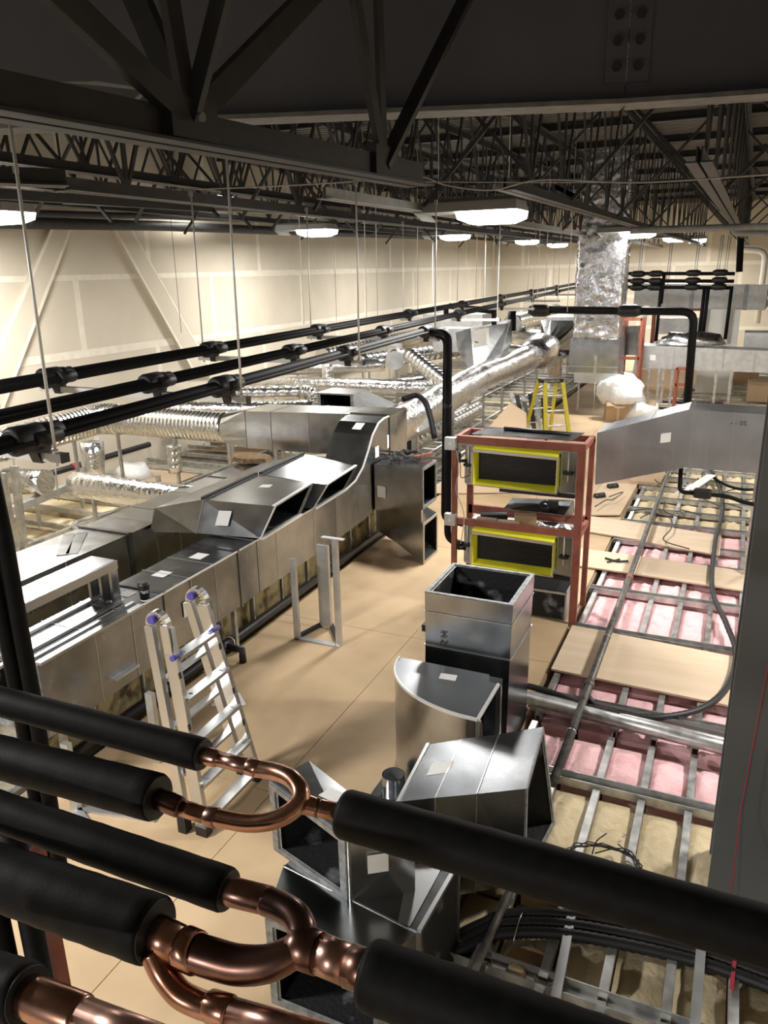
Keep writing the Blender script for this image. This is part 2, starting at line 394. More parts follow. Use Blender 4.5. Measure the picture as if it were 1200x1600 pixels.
for (n, e, wd) in [((-1.79, 2.40, 3.80), (-1.79, 1.81, 4.05), .085), ((-1.79, 2.40, 3.78), (-1.79, 2.346, 4.141), .065), ((-1.79, 2.40, 3.80), (-1.79, 3.321, 4.42), .085),
                   ((-1.79, 2.40, 3.80), (-1.962, 2.4, 4.178), .085), ((-1.79, 2.40, 3.80), (-1.647, 2.42, 4.135), .06),
                   ((-1.67, 3.74, 3.78), (-1.67, 3.476, 4.413), .06), ((-1.67, 3.74, 3.78), (-1.67, 3.72, 4.4), .05), ((-1.67, 3.74, 3.78), (-1.60, 4.36, 4.30), .07),
                   ((-1.93, 1.1, 3.8), (-1.93, .5, 4.3), .08), ((-1.93, 1.1, 3.8), (-1.93, 1.7, 4.5), .08)]:
    n, e = Vector(n), Vector(e); k = 1.45/(e.z-n.z) if e.y > 4.3 else min(1.5/(e.z-n.z), 4.5)
    if e.y > 4.3: e = Vector((-1.483, 4.55, 4.749)); k = 1.0
    make('web', MB().bar(n, n+(e-n)*k, wd, wd*.5, js if abs(e.x-n.x) < .05 else (0, 1, 0)), BLACKJ, t)
for y, x in ((2.40, -1.79), (3.74, -1.67)): make('gusset', MB().bar((x-.005, y-.12, 3.80), (x+.005, y+.12, 3.80), .05, .13), BLACKJ, t)
make('bolt', MB().tube([(-1.74, 2.38, 3.80), (-1.72, 2.38, 3.80)], .016, 8), FLANGE, t)
jx = [(-9.0, 'the wall side'), (-7.45, ''), (-6.0, ''), (-4.62, ''), (-3.42, ''), (-1.87, ''), (-.35, ''), (1.2, ''), (2.7, '')]
names = ['dark open-web joist nearest the drywall side wall', 'second dark open-web joist out from the side wall', 'third dark open-web joist out from the side wall',
         'dark open-web joist above the left insulated pipe rack', 'open-web joist with a pale bottom chord left of the bright lamp', 'open-web joist passing just left of the foil riser',
         'first dark open-web joist right of the foil riser', 'second dark open-web joist right of the foil riser', 'rightmost dark open-web joist above the grey column']
for (x, _), nm in zip(jx, names):
    y0 = {-4.62: 4.6, -3.42: 6.4, -1.87: 6.6, -.35: 5.6, 1.2: 6.0, 2.7: 6.0}.get(x, 4.6 if x < -5 else 5.2)
    joist(x, y0, x+.25 if x > -5 else x, YB-.1, 3.9 if x > -5 else 4.25, 5.45, 1.35, nm, phase=.35+(x*7 % 1)*.5, mc=CHORDL if x == -3.42 else None)
joist(-5.4, 3.0, -4.42, 4.45, 3.9, 5.2, 1.3, 'short dark joist end hanging at the far left under the girder', chord=.11, wr=.06, phase=.2, m=BLACKJ)
# cross bridging between the joists
def bridging(y, xa, xb, label, r=.035):
    t = thing('cross_bridging', label, 'bracing', (xa, y, 3.95), 'crossed braces between the roof joists')
    xa += .0
    for (p, q) in (((xa, y, 3.95), (xb, y, 5.4)), ((xb, y+.03, 3.95), (xa, y+.03, 5.4))):
        make('brace', MB().bar(p, q, r, r), DARK, t)
ORD = ['first', 'second', 'third', 'fourth', 'fifth', 'sixth', 'seventh', 'eighth', 'ninth', 'tenth', 'eleventh', 'twelfth', 'thirteenth', 'fourteenth']
for j, y in enumerate((8.2, 11.5, 15.5, 20, 26)):
    for i in range(len(jx)-1):
        bridging(y+.3*(i % 3), jx[i][0]+.1, jx[i+1][0]-.05, 'crossed dark braces, %s joist gap from the side wall, %s row from the girder' % (ORD[i], ORD[j]))
# purlins under the deck
for i, y in enumerate((9.2, 11.8, 14.2, 16.6, 19, 22, 25, 28, 31)):
    mb = MB().box(-10, 4, y-.06, y+.06, 5.44, 5.46).box(-10, 4, y-.006, y+.006, 5.46, 5.56)
    make('roof_beam', mb, DARK, None, 'dark beam crossing under the roof deck, %s one beyond the girder' % ORD[i], 'roof beam', 'dark beams under the roof deck')
# long dark member and sprinkler pipes along the top of the side wall
make('sprinkler_main', MB().tube([(-9.7, 7.806, 4.026), (-9.7, 11.858, 4.122), (-9.7, 16.893, 4.184), (-9.7, 27.176, 4.319)], .085, 12), DARK, None, 'thick dark pipe hung along the top of the drywall side wall', 'pipe')
make('sprinkler_branch', MB().tube([(-9.3, 7.508, 4.113), (-9.3, 11.394, 4.244), (-9.3, 16.218, 4.352), (-9.3, 26.053, 4.479)], .05, 10), DARK, None, 'dark pipe running above the thick pipe along the side wall', 'pipe')
make('roof_channel', MB().bar((-7.016, 7, 4.136), (-5.811, 12, 4.17), .12, .14), FLANGE, None, 'grey steel channel under the joists at upper left', 'channel')
make('roof_channel', MB().bar((-5.52, 4.6, 3.933), (-6.137, 8.5, 4.058), .05, .08), DARK, None, 'slim dark channel below the joists at far left', 'channel')

# ================================================================ LAMPS (each with its own light)
def lamp(c, label, group=None, pw=1.0, rod=True):
    c = Vector(c); t = thing('high_bay_lamp', label, 'lamp', c, group)
    def ring(x0, x1, y, z): return [c+Vector((x0, -y, z)), c+Vector((x1, -y, z)), c+Vector((x1, y, z)), c+Vector((x0, y, z))]
    make('housing', MB().loft([ring(-.70, .46, .26, .02), ring(-.68, .44, .22, .12), ring(-.56, .32, .12, .16)]), SHADE, t)
    make('end_wing', MB().prism([c+Vector((-.70, -.26, .02)), c+Vector((-.70, .26, .02)), c+Vector((-.62, .24, -.06)), c+Vector((-.62, -.24, -.06))], (.012, 0, .0)), SHADE, t)
    make('lens', MB().loft([ring(-.22, .46, .25, .018), ring(-.20, .45, .23, -.06), ring(-.08, .34, .15, -.11)], True, True), LENS, t)
    if rod:
        for dx in (-.5, .3):
            make('hanger', MB().tube([c+Vector((dx, 0, .12)), c+Vector((dx, 0, 1.75))], .004, 5), ROD, t)
    ld = bpy.data.lights.new('lamp_light', 'AREA'); ld.shape = 'RECTANGLE'; ld.size = .7; ld.size_y = .4; ld.energy = LAMP_W*pw; ld.color = (1.0, .97, .935)
    lo = bpy.data.objects.new('lamp_light', ld); COL.objects.link(lo); lo.parent = t; lo.location = (.10, 0, -.13)
    return t
lamp((-2.733, 8.738, 3.86), 'bright high-bay lamp nearest the camera, left of the foil riser', pw=.9)
lamp((-8.518, 7.301, 4.03), 'high-bay lamp cut by the left edge of the photo', pw=.9)
lamp((-7.951, 14.278, 4.05), 'high-bay lamp second from the left, before the drywall', pw=.9)
lamp((-7.082, 20.036, 4.08), 'small high-bay lamp under the nearest bright one', pw=1.2)
lamp((-6.771, 26.277, 4.08), 'far high-bay lamp left of the foil riser, smaller of two beyond', pw=1.1)
lamp((-6.728, 30.679, 4.06), 'farthest high-bay lamp close to the left side of the foil riser', pw=1.1)
lamp((-2.281, 17.808, 3.92), 'high-bay lamp peeking out just right of the foil riser', pw=.9)
lamp((-2.387, 28.126, 4.06), 'left one of the two distant lamps right of the foil riser', pw=1.0)
lamp((-1.92, 31.37, 4.08), 'right one of the two distant lamps right of the foil riser', pw=1.0)
for (x, y, z, pw, nm) in [(-9.35, 12.8, 4.62, .05, 'high-bay lamp close to the drywall, hidden behind the thick dark pipe'), (2.3, 6.5, 4.0, 1.25, 'added fill lamp for the right bays, unseen beyond the grey column, nearer one'), (2.2, 13, 4.0, 1.0, 'added fill lamp for the right bays, unseen beyond the grey column, farther one'),
                         (-1.8, -5.2, 3.95, 2.2, 'high-bay lamp well behind the photographer'), (-5.0, .3, 4.0, 1.9, 'added fill lamp, unseen out of frame to the left of the photographer')]:
    lamp((x, y, z), nm, None, pw)  # the pair beyond the column and the left one are added, unseen fill

# ================================================================ HUNG REFRIGERANT LINES
TY = [2.18, 3.62, 5.39, 7.44, 10.4, 13.2, 16.2, 19.6, 23.5, 28]
ZP = 2.70
def run(name, label, X0, sl, y0, y1, r, r2, side):
    t = thing(name, label, 'pipe', (X0+sl*y0, y0, ZP))
    def P(y, dx=0, dz=0): return Vector((X0+sl*y+dx, y, ZP+dz))
    make('insulated_line', MB().tube([P(y0), P(y1)], r, 14), RUB, t)
    make('insulated_line', MB().tube([P(y0, side*(r+r2), -.008), P(y1, side*(r+r2), -.008)], r2, 10), RUB, t)
    for y in TY:
        if not y0 < y < y1: continue
        k = 1.0
        hi_ = make('hanger_insert', MB().tube([P(y-.14), P(y-.125), P(y+.0), P(y+.01)], [r+.012, r+.024, r+.024, r+.012], 14), RUBD, t)
        make('hanger_insert', MB().tube([P(y+.01), P(y+.02), P(y+.055), P(y+.06), P(y+.11), P(y+.12)], [r+.01, r+.016, r+.016, r+.008, r+.012, r+.004], 14), RUBD, t)
        make('saddle', MB().prism([P(y-.05, -.025, -.03), P(y+.05, -.025, -.03), P(y+.02, -.025, -.105), P(y-.02, -.025, -.105)], (.05, 0, 0)), RUBD, hi_)
        make('hanger_insert', MB().tube([P(y-.06, side*(r+r2)), P(y+.07, side*(r+r2))], r2+.014, 10), RUBD, t)
    return t
run('insulated_pipe', 'black insulated pipe pair on the wall side of the hung rack', -3.67, -.058, -1.0, 30, .040, .024, 1)
run('insulated_pipe', 'middle black insulated pipe pair of the hung rack', -2.84, -.068, -1.0, 30, .033, .018, 1)
run('insulated_pipe', 'near black insulated pipe of the hung rack, ending at the riser elbow', -2.33, -.074, -1.0, 7.46, .034, .014, 1)
for i, y in enumerate(TY):
    xa, xb = -3.67-.058*y-.10, -2.33-.074*y+.075
    t = thing('strut_trapeze', 'galvanised strut on two threaded rods under the hung pipes, %s one from the camera' % ORD[i], 'hanger', (xa, y, ZP-.13), 'strut trapezes under the insulated pipes')
    z = ZP-.062
    make('strut', MB().box(xa-.05, xb+.055, y-.02, y+.02, z-.035, z), STRUT, t)
    make('strut_cap', MB().box(xb+.055, xb+.06, y-.021, y+.021, z-.036, z+.001), RUBD, t)
    for x in (xa, xb+.02):
        make('threaded_rod', MB().tube([(x, y-.01, z-.05), (x+.01, y, 3.9)], .0065, 6), ROD, t)
        make('nut', MB().tube([(x, y-.01, z), (x, y-.01, z+.015)], .014, 6), ROD, t)
        make('beam_clamp', MB().box(x-.008, x+.02, y-.012, y+.012, 3.88, 3.92), CHORDL, t)
# riser from the near line down to the fan coil rack
rz = [(-2.88, 7.46, 2.70), (-2.56, 7.20, 2.70), (-2.56, 7.20, .60), (-2.38, 7.20, .56)]
t = thing('insulated_riser', 'black insulated pipe pair dropping from the hung rack beside the red frame', 'pipe', (-2.56, 7.2, .55))
make('insulated_line', MB().tube(bend(rz, .10), .036, 14), RUB, t)
make('insulated_line', MB().tube(bend([(-2.88, 7.54, 2.66), (-2.62, 7.28, 2.64), (-2.625, 7.24, .80), (-2.40, 7.20, .78)], .08), .022, 12), RUB, t)
make('joint_collar', MB().tube([(-2.56, 7.2, 2.02), (-2.56, 7.2, 1.98)], .040, 14), RUBD, t)
# loose rods and wires hanging from the joists
for (top, zb, lab, m, r) in [
    ((-6.777, 8.5, 3.829), 2.55, 'thin wire hanging in front of the wall left of the second trapeze rod', DARK, 0.003),
    ((-5.534, 9.6, 3.94), 2.6, 'pale rod hanging left of the second lamp', ROD, 0.006),
    ((-5.237, 11, 3.926), 2.5, 'pale rod left of the pair under the pale joist chord', ROD, 0.006),
    ((-5.234, 11.4, 3.941), 2.5, 'pale rod right of the pair under the pale joist chord', ROD, 0.006),
    ((-4.993, 12.5, 3.973), 2.6, 'pale rod hanging just left of the bright nearest lamp', ROD, 0.006),
    ((-6.278, 12, 3.846), 2.45, 'dark wire hanging right under the second lamp', DARK, 0.003),
    ((-4.773, 15, 3.832), 2.5, 'pale rod hanging right below the brightest lamp', ROD, 0.006),
    ((-4.793, 15.6, 3.847), 2.5, 'second pale rod hanging below the brightest lamp', ROD, 0.006),
    ((-4.876, 16.5, 3.872), 2.5, 'third pale rod hanging below the brightest lamp', ROD, 0.006),
    ((-4.279, 18, 3.863), 2.4, 'pale rod between the two far lamps left of the foil riser', ROD, 0.006),
    ((-4.199, 18.4, 3.87), 2.4, 'pale rod beside the farthest lamp left of the foil riser', ROD, 0.006),
    ((-2.892, 14.5, 3.968), 2.5, 'bright rod close before the left edge of the foil riser', ROD, 0.006),
]:
    make('hanging_rod', MB().tube([(top[0]+.01, top[1], 5.57), (top[0], top[1], zb)], r, 6), m, None, lab, 'rod')

# ================================================================ SHEET-METAL DUCTS
def lerp(a, b, t): return Vector(a)*(1-t)+Vector(b)*t
def duct(name, label, rings, m=GALV, open0=False, open1=False, seams=(), group=None, cat='duct', wall=.028, lip=.014, smooth=False):
    rings = [[Vector(p) for p in r] for r in rings]
    org = sum((sum(r, Vector())/len(r) for r in rings), Vector())/len(rings); org.z = min(p.z for r in rings for p in r)
    t = thing(name, label, cat, org, group)
    full = []
    for i in range(len(rings)-1):
        full.append(rings[i])
        for f in sorted(q[1] for q in seams if q[0] == i and .05 < q[1] < .95):
            r_ = [lerp(p, q, f) for p, q in zip(rings[i], rings[i+1])]; c_ = sum(r_, Vector())/len(r_); j_ = random.uniform(-.007, .004)
            full.append([p+(p-c_).normalized()*j_ for p in r_])
    full.append(rings[-1])
    casing = make('casing', MB().loft(full, not open0, not open1, smooth), m, t)
    def inset(r, d):
        c = sum(r, Vector())/len(r); return [p+(c-p)*min(.45, d*1.42/max((c-p).length, .01)) for p in r]
    if open0 or open1:
        rr = rings if open0 else rings[::-1]
        nxt = rr[1]
        make('liner', MB().loft([inset(r, wall) for r in rr][:None if len(rr) > 2 else 2], False, True), LINER, t)
        for (flag, end, nx) in ((open0, rings[0], rings[1]), (open1, rings[-1], rings[-2])):
            if not flag: continue
            inn = inset(end, lip); mb = MB(); n = len(end)
            dirn = (sum(end, Vector())/n-sum(nx, Vector())/n).normalized()*.010
            for k in range(n):
                a, b, c, d = end[k], end[(k+1) % n], inn[(k+1) % n], inn[k]
                mb.hexa([a, b, c, d, a+dirn, b+dirn, c+dirn, d+dirn])
            make('flange', mb, RIM, t)
            inn2 = inset(end, wall+.012); mb = MB()
            for k in range(n):
                a, b, c, d = inn[k], inn[(k+1) % n], inn2[(k+1) % n], inn2[k]
                mb.add([a, b, c, d], [(0, 1, 2, 3)])
            make('liner_edge', mb, RIM, t)
    for (i, f, w, h) in seams:
        r = [lerp(p, q, f) for p, q in zip(rings[i], rings[i+1])]; d = (sum(rings[i+1], Vector())-sum(rings[i], Vector())).normalized()*w
        c = sum(r, Vector())/len(r)
        o = [p+(p-c).normalized()*h*1.4 for p in r]
        mb = MB(); n = len(r)
        for k in range(n):
            a, b, e, g_ = r[k], r[(k+1) % n], o[(k+1) % n], o[k]
            mb.hexa([a-d, b-d, e-d, g_-d, a+d, b+d, e+d, g_+d])
        make('seam', mb, GALVD if w > .01 else EDGE, casing)
    return t
def RX(x, y0, y1, z0, z1): return [(x, y0, z0), (x, y1, z0), (x, y1, z1), (x, y0, z1)]
def RY(y, x0, x1, z0, z1): return [(x0, y, z0), (x1, y, z0), (x1, y, z1), (x0, y, z1)]
def sticker(par, c, u, v, n, m=WHITE, name='paper_label'):
    c, u, v, n = Vector(c), Vector(u)/2, Vector(v)/2, Vector(n).normalized()*.0025
    p = [c-u-v, c+u-v, c+u+v, c-u+v]
    return make(name, MB().hexa([q+n*.2 for q in p]+[q+n for q in p]), m, par)

# near duct beside the walkway
S = [(0, f, .004, .004) for f in (.12, .21, .38, .46, .62, .70, .88)]+[(0, .30, .012, .010), (0, .545, .012, .012)]
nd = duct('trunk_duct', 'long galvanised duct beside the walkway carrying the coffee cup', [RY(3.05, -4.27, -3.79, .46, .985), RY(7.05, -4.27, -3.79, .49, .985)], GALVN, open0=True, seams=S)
sticker(nd, (-4.043, 4.138, 0.985), (.10, 0, 0), (0, .10, 0), (0, 0, 1)); sticker(nd, (-4.063, 4.561, 0.985), (.12, 0, 0), (0, .12, 0), (0, 0, 1)); sticker(nd, (-4.034, 5.01, 0.985), (.12, 0, 0), (0, .13, 0), (0, 0, 1))
sticker(nd, (-3.785, 4.497, 0.76), (0, .10, 0), (0, 0, .13), (1, 0, 0))
for (x, y) in ((-4.2, 3.2), (-3.9, 3.2), (-4.2, 5.2), (-3.9, 5.2)): make('support_leg', MB().box(x, x+.04, y, y+.04, 0, .46), STUD, nd)
make('drip_rail', MB().box(-3.80, -3.74, 3.62, 3.86, .575, .59), GALVM, nd)
make('corner_rail', MB().bar((-3.79, 3.05, .99), (-3.79, 4.0, .99), .05, .02), EDGE, nd); make('folded_seam', MB().bar((-3.786, 4.0, .988), (-3.786, 7.05, .988), .012, .012), BRIGHT, nd); make('corner_rail', MB().bar((-3.86, 3.05, .995), (-3.86, 4.0, .995), .03, .03), EDGE, nd)

# ogee transition lifting the near duct up to the crosswise trunk
top = [(7.05, .985), (7.3, .99), (7.55, 1.03), (7.75, 1.14), (7.9, 1.30), (8.03, 1.46), (8.2, 1.57), (8.36, 1.60), (8.52, 1.60)]
bot = [(7.05, .49), (7.35, .50), (7.75, .51), (8.0, .54), (8.2, .61), (8.33, .74), (8.42, .87), (8.48, .96), (8.52, 1.02)]
rings = [[(-4.30, b[0], b[1]), (-3.785, b[0], b[1]), (-3.785, a[0], a[1]), (-4.30, a[0], a[1])] for a, b in zip(top, bot)]
og = duct('ogee_duct', 'S-curved galvanised duct rising behind the two open offset boxes', rings, GALV, seams=[(7, .95, .012, .012)])
for i in range(len(rings)-1):
    a, b = rings[i], rings[i+1]
    for k in (2,): make('folded_seam', MB().bar(a[k], b[k], .016, .016), BRIGHT, og)
sticker(og, (-3.859, 7.814, 1.6), (.11, 0, 0), (0, .12, .05), (0, -.3, 1)); sticker(og, (-3.782, 8.134, 1.238), (0, .10, 0), (0, 0, .13), (1, 0, 0)); sticker(og, (-3.782, 8.455, 1.295), (0, .05, 0), (0, 0, .16), (1, 0, 0))
make('end_collar', MB().loft([RY(8.53, -4.3, -3.78, 1.03, 1.6), RY(8.75, -4.3, -3.78, 1.03, 1.6)]), GALV, og)

# far trunk duct parallel to it
fd = duct('trunk_duct', 'second galvanised duct behind the near one, with taped flange joint', [RY(2.4, -5.58, -4.99, .45, 1.0), RY(8.1, -5.58, -4.99, .45, 1.0)], GALV,
          seams=[(0, .12, .004, .004), (0, .25, .004, .004), (0, .36, .004, .004), (0, .56, .004, .004), (0, .62, .004, .004), (0, .73, .004, .004), (0, .495, .022, .016), (0, .85, .015, .012)])
text('marker_writing', 'KO  K  25', .12, (-4.985, 4.02, .70), (0, 1, 0), (0, 0, 1), INK, fd, .2)
text('marker_writing', 'K / o', .11, (-4.985, 5.86, .78), (0, 1, 0), (0, 0, 1), INK, fd, .2)
for (x, y) in ((-5.5, 3.6), (-5.1, 3.6), (-5.1, 6)): make('support_leg', MB().box(x, x+.04, y, y+.04, 0, .45), STUD, fd)
for k, (a, b) in enumerate([((-5.514, 5.011, 1), (-5.132, 4.561, 1)), ((-5.428, 5.083, 1), (-5.082, 4.614, 1))]):
    make('metal_offcut', MB().bar(Vector(a)+Vector((0, 0, .005)), Vector(b)+Vector((0, 0, .005)), .10, .006), GALVD, None, ['left', 'right'][k]+' one of two grey metal strips lying on the second duct', 'sheet metal')
# upright metal frame standing on the near duct at left
t = thing('access_frame', 'bright galvanised open frame standing on the near duct at left', 'frame', (-4.0, 3.3, .985))
make('top_plate', MB().box(-4.21, -3.97, 2.2, 4.0, 1.305, 1.32), GALV, t)
make('front_flange', MB().box(-3.98, -3.965, 2.2, 4.0, 1.255, 1.32), EDGE, t)
for x in (-4.20, -4.09, -3.985): make('upright', MB().box(x-.012, x+.012, 3.93, 4.0, .99, 1.305), GALV, t)
make('end_plate', MB().box(-4.2, -3.985, 3.985, 3.995, .99, 1.305), GALV, t)
for x in (-3.99, -4.21): make('base_rail', MB().box(x, x+.04, 2.2, 4.0, .99, 1.01), EDGE, t)

# two offset boxes lying across the trunk ducts
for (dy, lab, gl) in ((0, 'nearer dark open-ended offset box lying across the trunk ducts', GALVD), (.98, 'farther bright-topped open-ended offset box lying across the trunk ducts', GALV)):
    o = Vector((0, dy, 0))
    r0 = [Vector(p)+o for p in ((-4.95, 5.46, .95), (-4.95, 6.44, .95), (-4.95, 6.48, 1.16), (-4.95, 5.56, 1.16))]
    r1 = [Vector(p)+o for p in ((-4.42, 5.47, 1.0), (-4.42, 6.46, 1.0), (-4.42, 6.53, 1.30), (-4.38, 5.57, 1.30))]
    r2 = [Vector(p)+o for p in ((-3.77, 5.555, 1.0), (-3.80, 6.32, 1.0), (-3.69, 6.42, 1.295), (-3.62, 5.60, 1.295))]
    for p in r2[2:]: p.z += .012 if dy == 0 else -.045
    t = duct('offset_duct', lab, [r0, r1, r2], gl, open1=True, seams=[(1, .02, .004, .006)] if dy == 0 else [(1, .02, .004, .006)], lip=.02)
    sticker(t, lerp(lerp(r1[2], r1[3], .35), lerp(r2[2], r2[3], .35), .45), (.10, .03, 0), (-.02, .10, 0), (0, 0, 1)) if dy == 0 else None
    if dy == 0: sticker(t, Vector((-4.13, 5.525, 1.16)), (.12, .03, 0), (.02, .05, .13), (.1, -1, .5))
    make('gasket', MB().bar(Vector(r1[2])+Vector((0, 0, .008)), Vector(r1[3])+Vector((0, 0, .008)), .035, .03), RUBD, t)
    make('bottom_lip', MB().bar(Vector(r2[0])+Vector((.012, 0, .0)), Vector(r2[1])+Vector((.012, 0, .0)), .05, .018), BRIGHT, t)
    make('front_lip', MB().bar(Vector(r2[0])+Vector((.006, 0, 0)), Vector(r2[3])+Vector((.006, 0, 0)), .012, .012), BRIGHT, t)
    make('top_lip', MB().bar(Vector(r2[3])+Vector((-.01, 0, .004)), Vector(r2[2])+Vector((-.01, 0, .004)), .03, .010), BRIGHT, t)

# crosswise trunk behind, square-to-round, then spiral duct to the wall
cd_ = duct('cross_duct', 'bright galvanised duct running crosswise into the S-curved one', [RX(-5.86, 8.5, 9.1, 1.05, 1.55), RX(-3.80, 8.6, 9.1, 1.05, 1.6)], GALV, seams=[(0, f, .004, .004) for f in (.18, .45, .68, .88)])
N = 16
def circ(c, r, ax='X', n=16, ph=0):
    c = Vector(c); out = []
    for k in range(n):
        a = 2*math.pi*k/n+ph
        out.append(c+(Vector((0, math.cos(a), math.sin(a))) if ax == 'X' else Vector((math.cos(a), 0, math.sin(a))))*r)
    return out
def sq16(x, y0, y1, z0, z1):
    pts = []; cs = [(y1, (z0+z1)/2), (y1, z1), ((y0+y1)/2, z1), (y0, z1), (y0, (z0+z1)/2), (y0, z0), ((y0+y1)/2, z0), (y1, z0)]
    for i in range(8):
        a, b = cs[i], cs[(i+1) % 8]; pts += [Vector((x, a[0], a[1])), Vector((x, (a[0]+b[0])/2, (a[1]+b[1])/2))]
    return pts
make('square_to_round', MB().loft([sq16(-5.87, 8.5, 9.1, 1.05, 1.55), circ((-6.30, 8.72, 1.26), .215)]), GALV, cd_)
for x in (-5.4, -4.6): make('support_leg', MB().box(x, x+.04, 8.6, 8.64, 0, 1.05), STUD, cd_)
def ribbed(name, label, path, r, m=SPIRAL, pitch=.065, rib=.004, seg=18, group=None, open_end=False):
    P = [Vector(p) for p in path]; t = thing(name, label, 'duct', (P[0].x, P[0].y, P[0].z-r), group)
    pts = []; rr = []
    for i in range(len(P)-1):
        L = (P[i+1]-P[i]).length; n = max(1, int(L/pitch))
        for k in range(n):
            for (f, dr) in ((0, 0), (.72, 0), (.80, rib), (.92, rib)):
                pts.append(lerp(P[i], P[i+1], (k+f)/n)); rr.append(r+dr)
    pts.append(P[-1]); rr.append(r)
    make('shell', MB().tube(pts, rr, seg), m, t)
    if abs(P[-1].z-P[0].z) < .3 and P[0].z > .6: stands(t, [lerp(P[i], P[i+1], .5) for i in range(0, len(P)-1, max(1, (len(P)-1)//2))], r)
    if open_end:
        d = (P[1]-P[0]).normalized()
        make('opening', MB().tube([P[0]-d*.004, P[0]-d*.001], r*.95, seg), RUBD, t)
    return t
def stands(t, pts, r):
    for p in pts:
        if p.z-r > .05: make('stand_post', MB().box(p.x-.02, p.x+.02, p.y-.02, p.y+.02, -.03, p.z-r*.9), STUD, t)
def foil_duct(name, label, path, r, group=None, n=14, amp=.03, seg=16, m=FOIL, stand=True):
    P = [Vector(p) for p in path]; pts = []; rr = []
    for i in range(len(P)-1):
        L = (P[i+1]-P[i]).length; k_ = max(2, int(L/.16))
        for k in range(k_):
            pts.append(lerp(P[i], P[i+1], k/k_)); rr.append(r*(1+random.uniform(-amp, amp)))
    pts.append(P[-1]); rr.append(r)
    t = thing(name, label, 'duct', (P[0].x, P[0].y, P[0].z-r), group)
    wb = MB().tube(pts, rr, seg)
    wb.v = [tuple(c+random.uniform(-1, 1)*r*.032 for c in q) for q in wb.v]
    make('wrap', wb, m, t)
    if abs(P[-1].z-P[0].z) < .4 and stand: stands(t, [lerp(P[0], P[-1], f) for f in (.15, .5, .85)], r)
    return t
ribbed('spiral_duct', 'ribbed metal duct running crosswise from the bright cross duct', [(-6.30, 8.72, 1.26), (-8.2, 8.72, 1.26)], .212)
ribbed('spiral_duct', 'large ribbed flexible duct under the insulated pipes at far left', bend([(-8.2, 8.72, 1.26), (-8.62, 8.72, 1.26), (-8.72, 8.3, 1.22), (-9.1, 7.3, 1.1), (-9.5, 5.4, 1.0)], .5, 8), .225, pitch=.07, rib=.007)
foil_duct('foil_duct', 'short foil-wrapped round duct lying left behind the second trunk duct', [(-7.268, 6.815, 0.85), (-6.419, 6.79, 0.85), (-5.458, 6.75, 0.85)], .16, amp=.05)
foil_duct('foil_duct', 'foil-wrapped duct cut by the left edge, above the cream batts', [(-9.834, 7.205, 0.62), (-8.416, 7.39, 0.62)], .18, amp=.05)
foil_duct('foil_duct', 'big foil-wrapped round duct running away along the walkway', [(-4.12, 8.76, 1.30), (-4.284, 10.371, 1.2), (-4.628, 14.477, 1.2), (-4.658, 19.986, 1.2)], .27, amp=.035, seg=20)
t = thing('foil_cuff', 'ragged loose foil cuff at the far end of the big foil duct', 'foil', (-5.084, 21.835, 0.9))
c0 = Vector((-4.658, 19.986, 1.2)); dv = Vector((-.05, 1, 0))
make('cuff', MB().tube([c0-dv*1.2, c0-dv*.5, c0+dv*.2, c0+dv*1.5], [.30, .40, .46, .30], 18), FOILB, t)
make('torn_flap', MB().prism([c0+Vector((.25, -.3, -.2)), c0+Vector((.55, .1, -.1)), c0+Vector((.50, .3, -.65)), c0+Vector((.36, -.1, -.8))], (.02, .03, 0)), FOILB, t)
yq = c0.y+2.7; cxq = c0.x-.05; sq_ = [Vector((cxq+dx*.56, yq, c0.z+.05+dz*.56)) for (dx, dz) in ((1, 0), (1, .5), (1, 1), (.5, 1), (0, 1), (-.5, 1), (-1, 1), (-1, .5), (-1, 0), (-1, -.5), (-1, -1), (-.5, -1), (0, -1), (.5, -1), (1, -1), (1, -.5))]
make('cuff_cone', MB().loft([circ(c0+dv*1.5, .26, 'Y'), sq_]), GALV, t)
duct('plenum_box', 'galvanised plenum box at the end of the big foil duct left of the foil riser', [RY(23.6, -5.3, -4.2, .72, 1.85), RY(25.5, -5.3, -4.2, .72, 1.85)], GALVM, seams=[(0, .5, .02, .01)])
pl = [o for o in COL.objects if o.name == 'plenum_box'][0]
for x in (-5.2, -4.3): make('support_leg', MB().box(x, x+.05, 23.7, 23.75, -.03, .72), STUD, pl)
ribbed('spiral_duct', 'open-ended spiral duct lying on the framing below the big foil duct', [(-4.989, 11.868, 0.42), (-4.974, 13.625, 0.42), (-4.933, 15.682, 0.42)], .165, open_end=True, pitch=.2)
# arched black foam offcut hung over the big foil duct
t0 = [(-4.039, 9.561, 1.628), (-3.925, 9.738, 1.658), (-3.732, 9.578, 1.606), (-3.615, 9.46, 1.444), (-3.497, 9.312, 1.19)]
make('foam_offcut', MB().tube(spline(t0, 6), .038, 10), RUB, None, 'loose black foam tube draped over the big foil duct', 'foam tube')
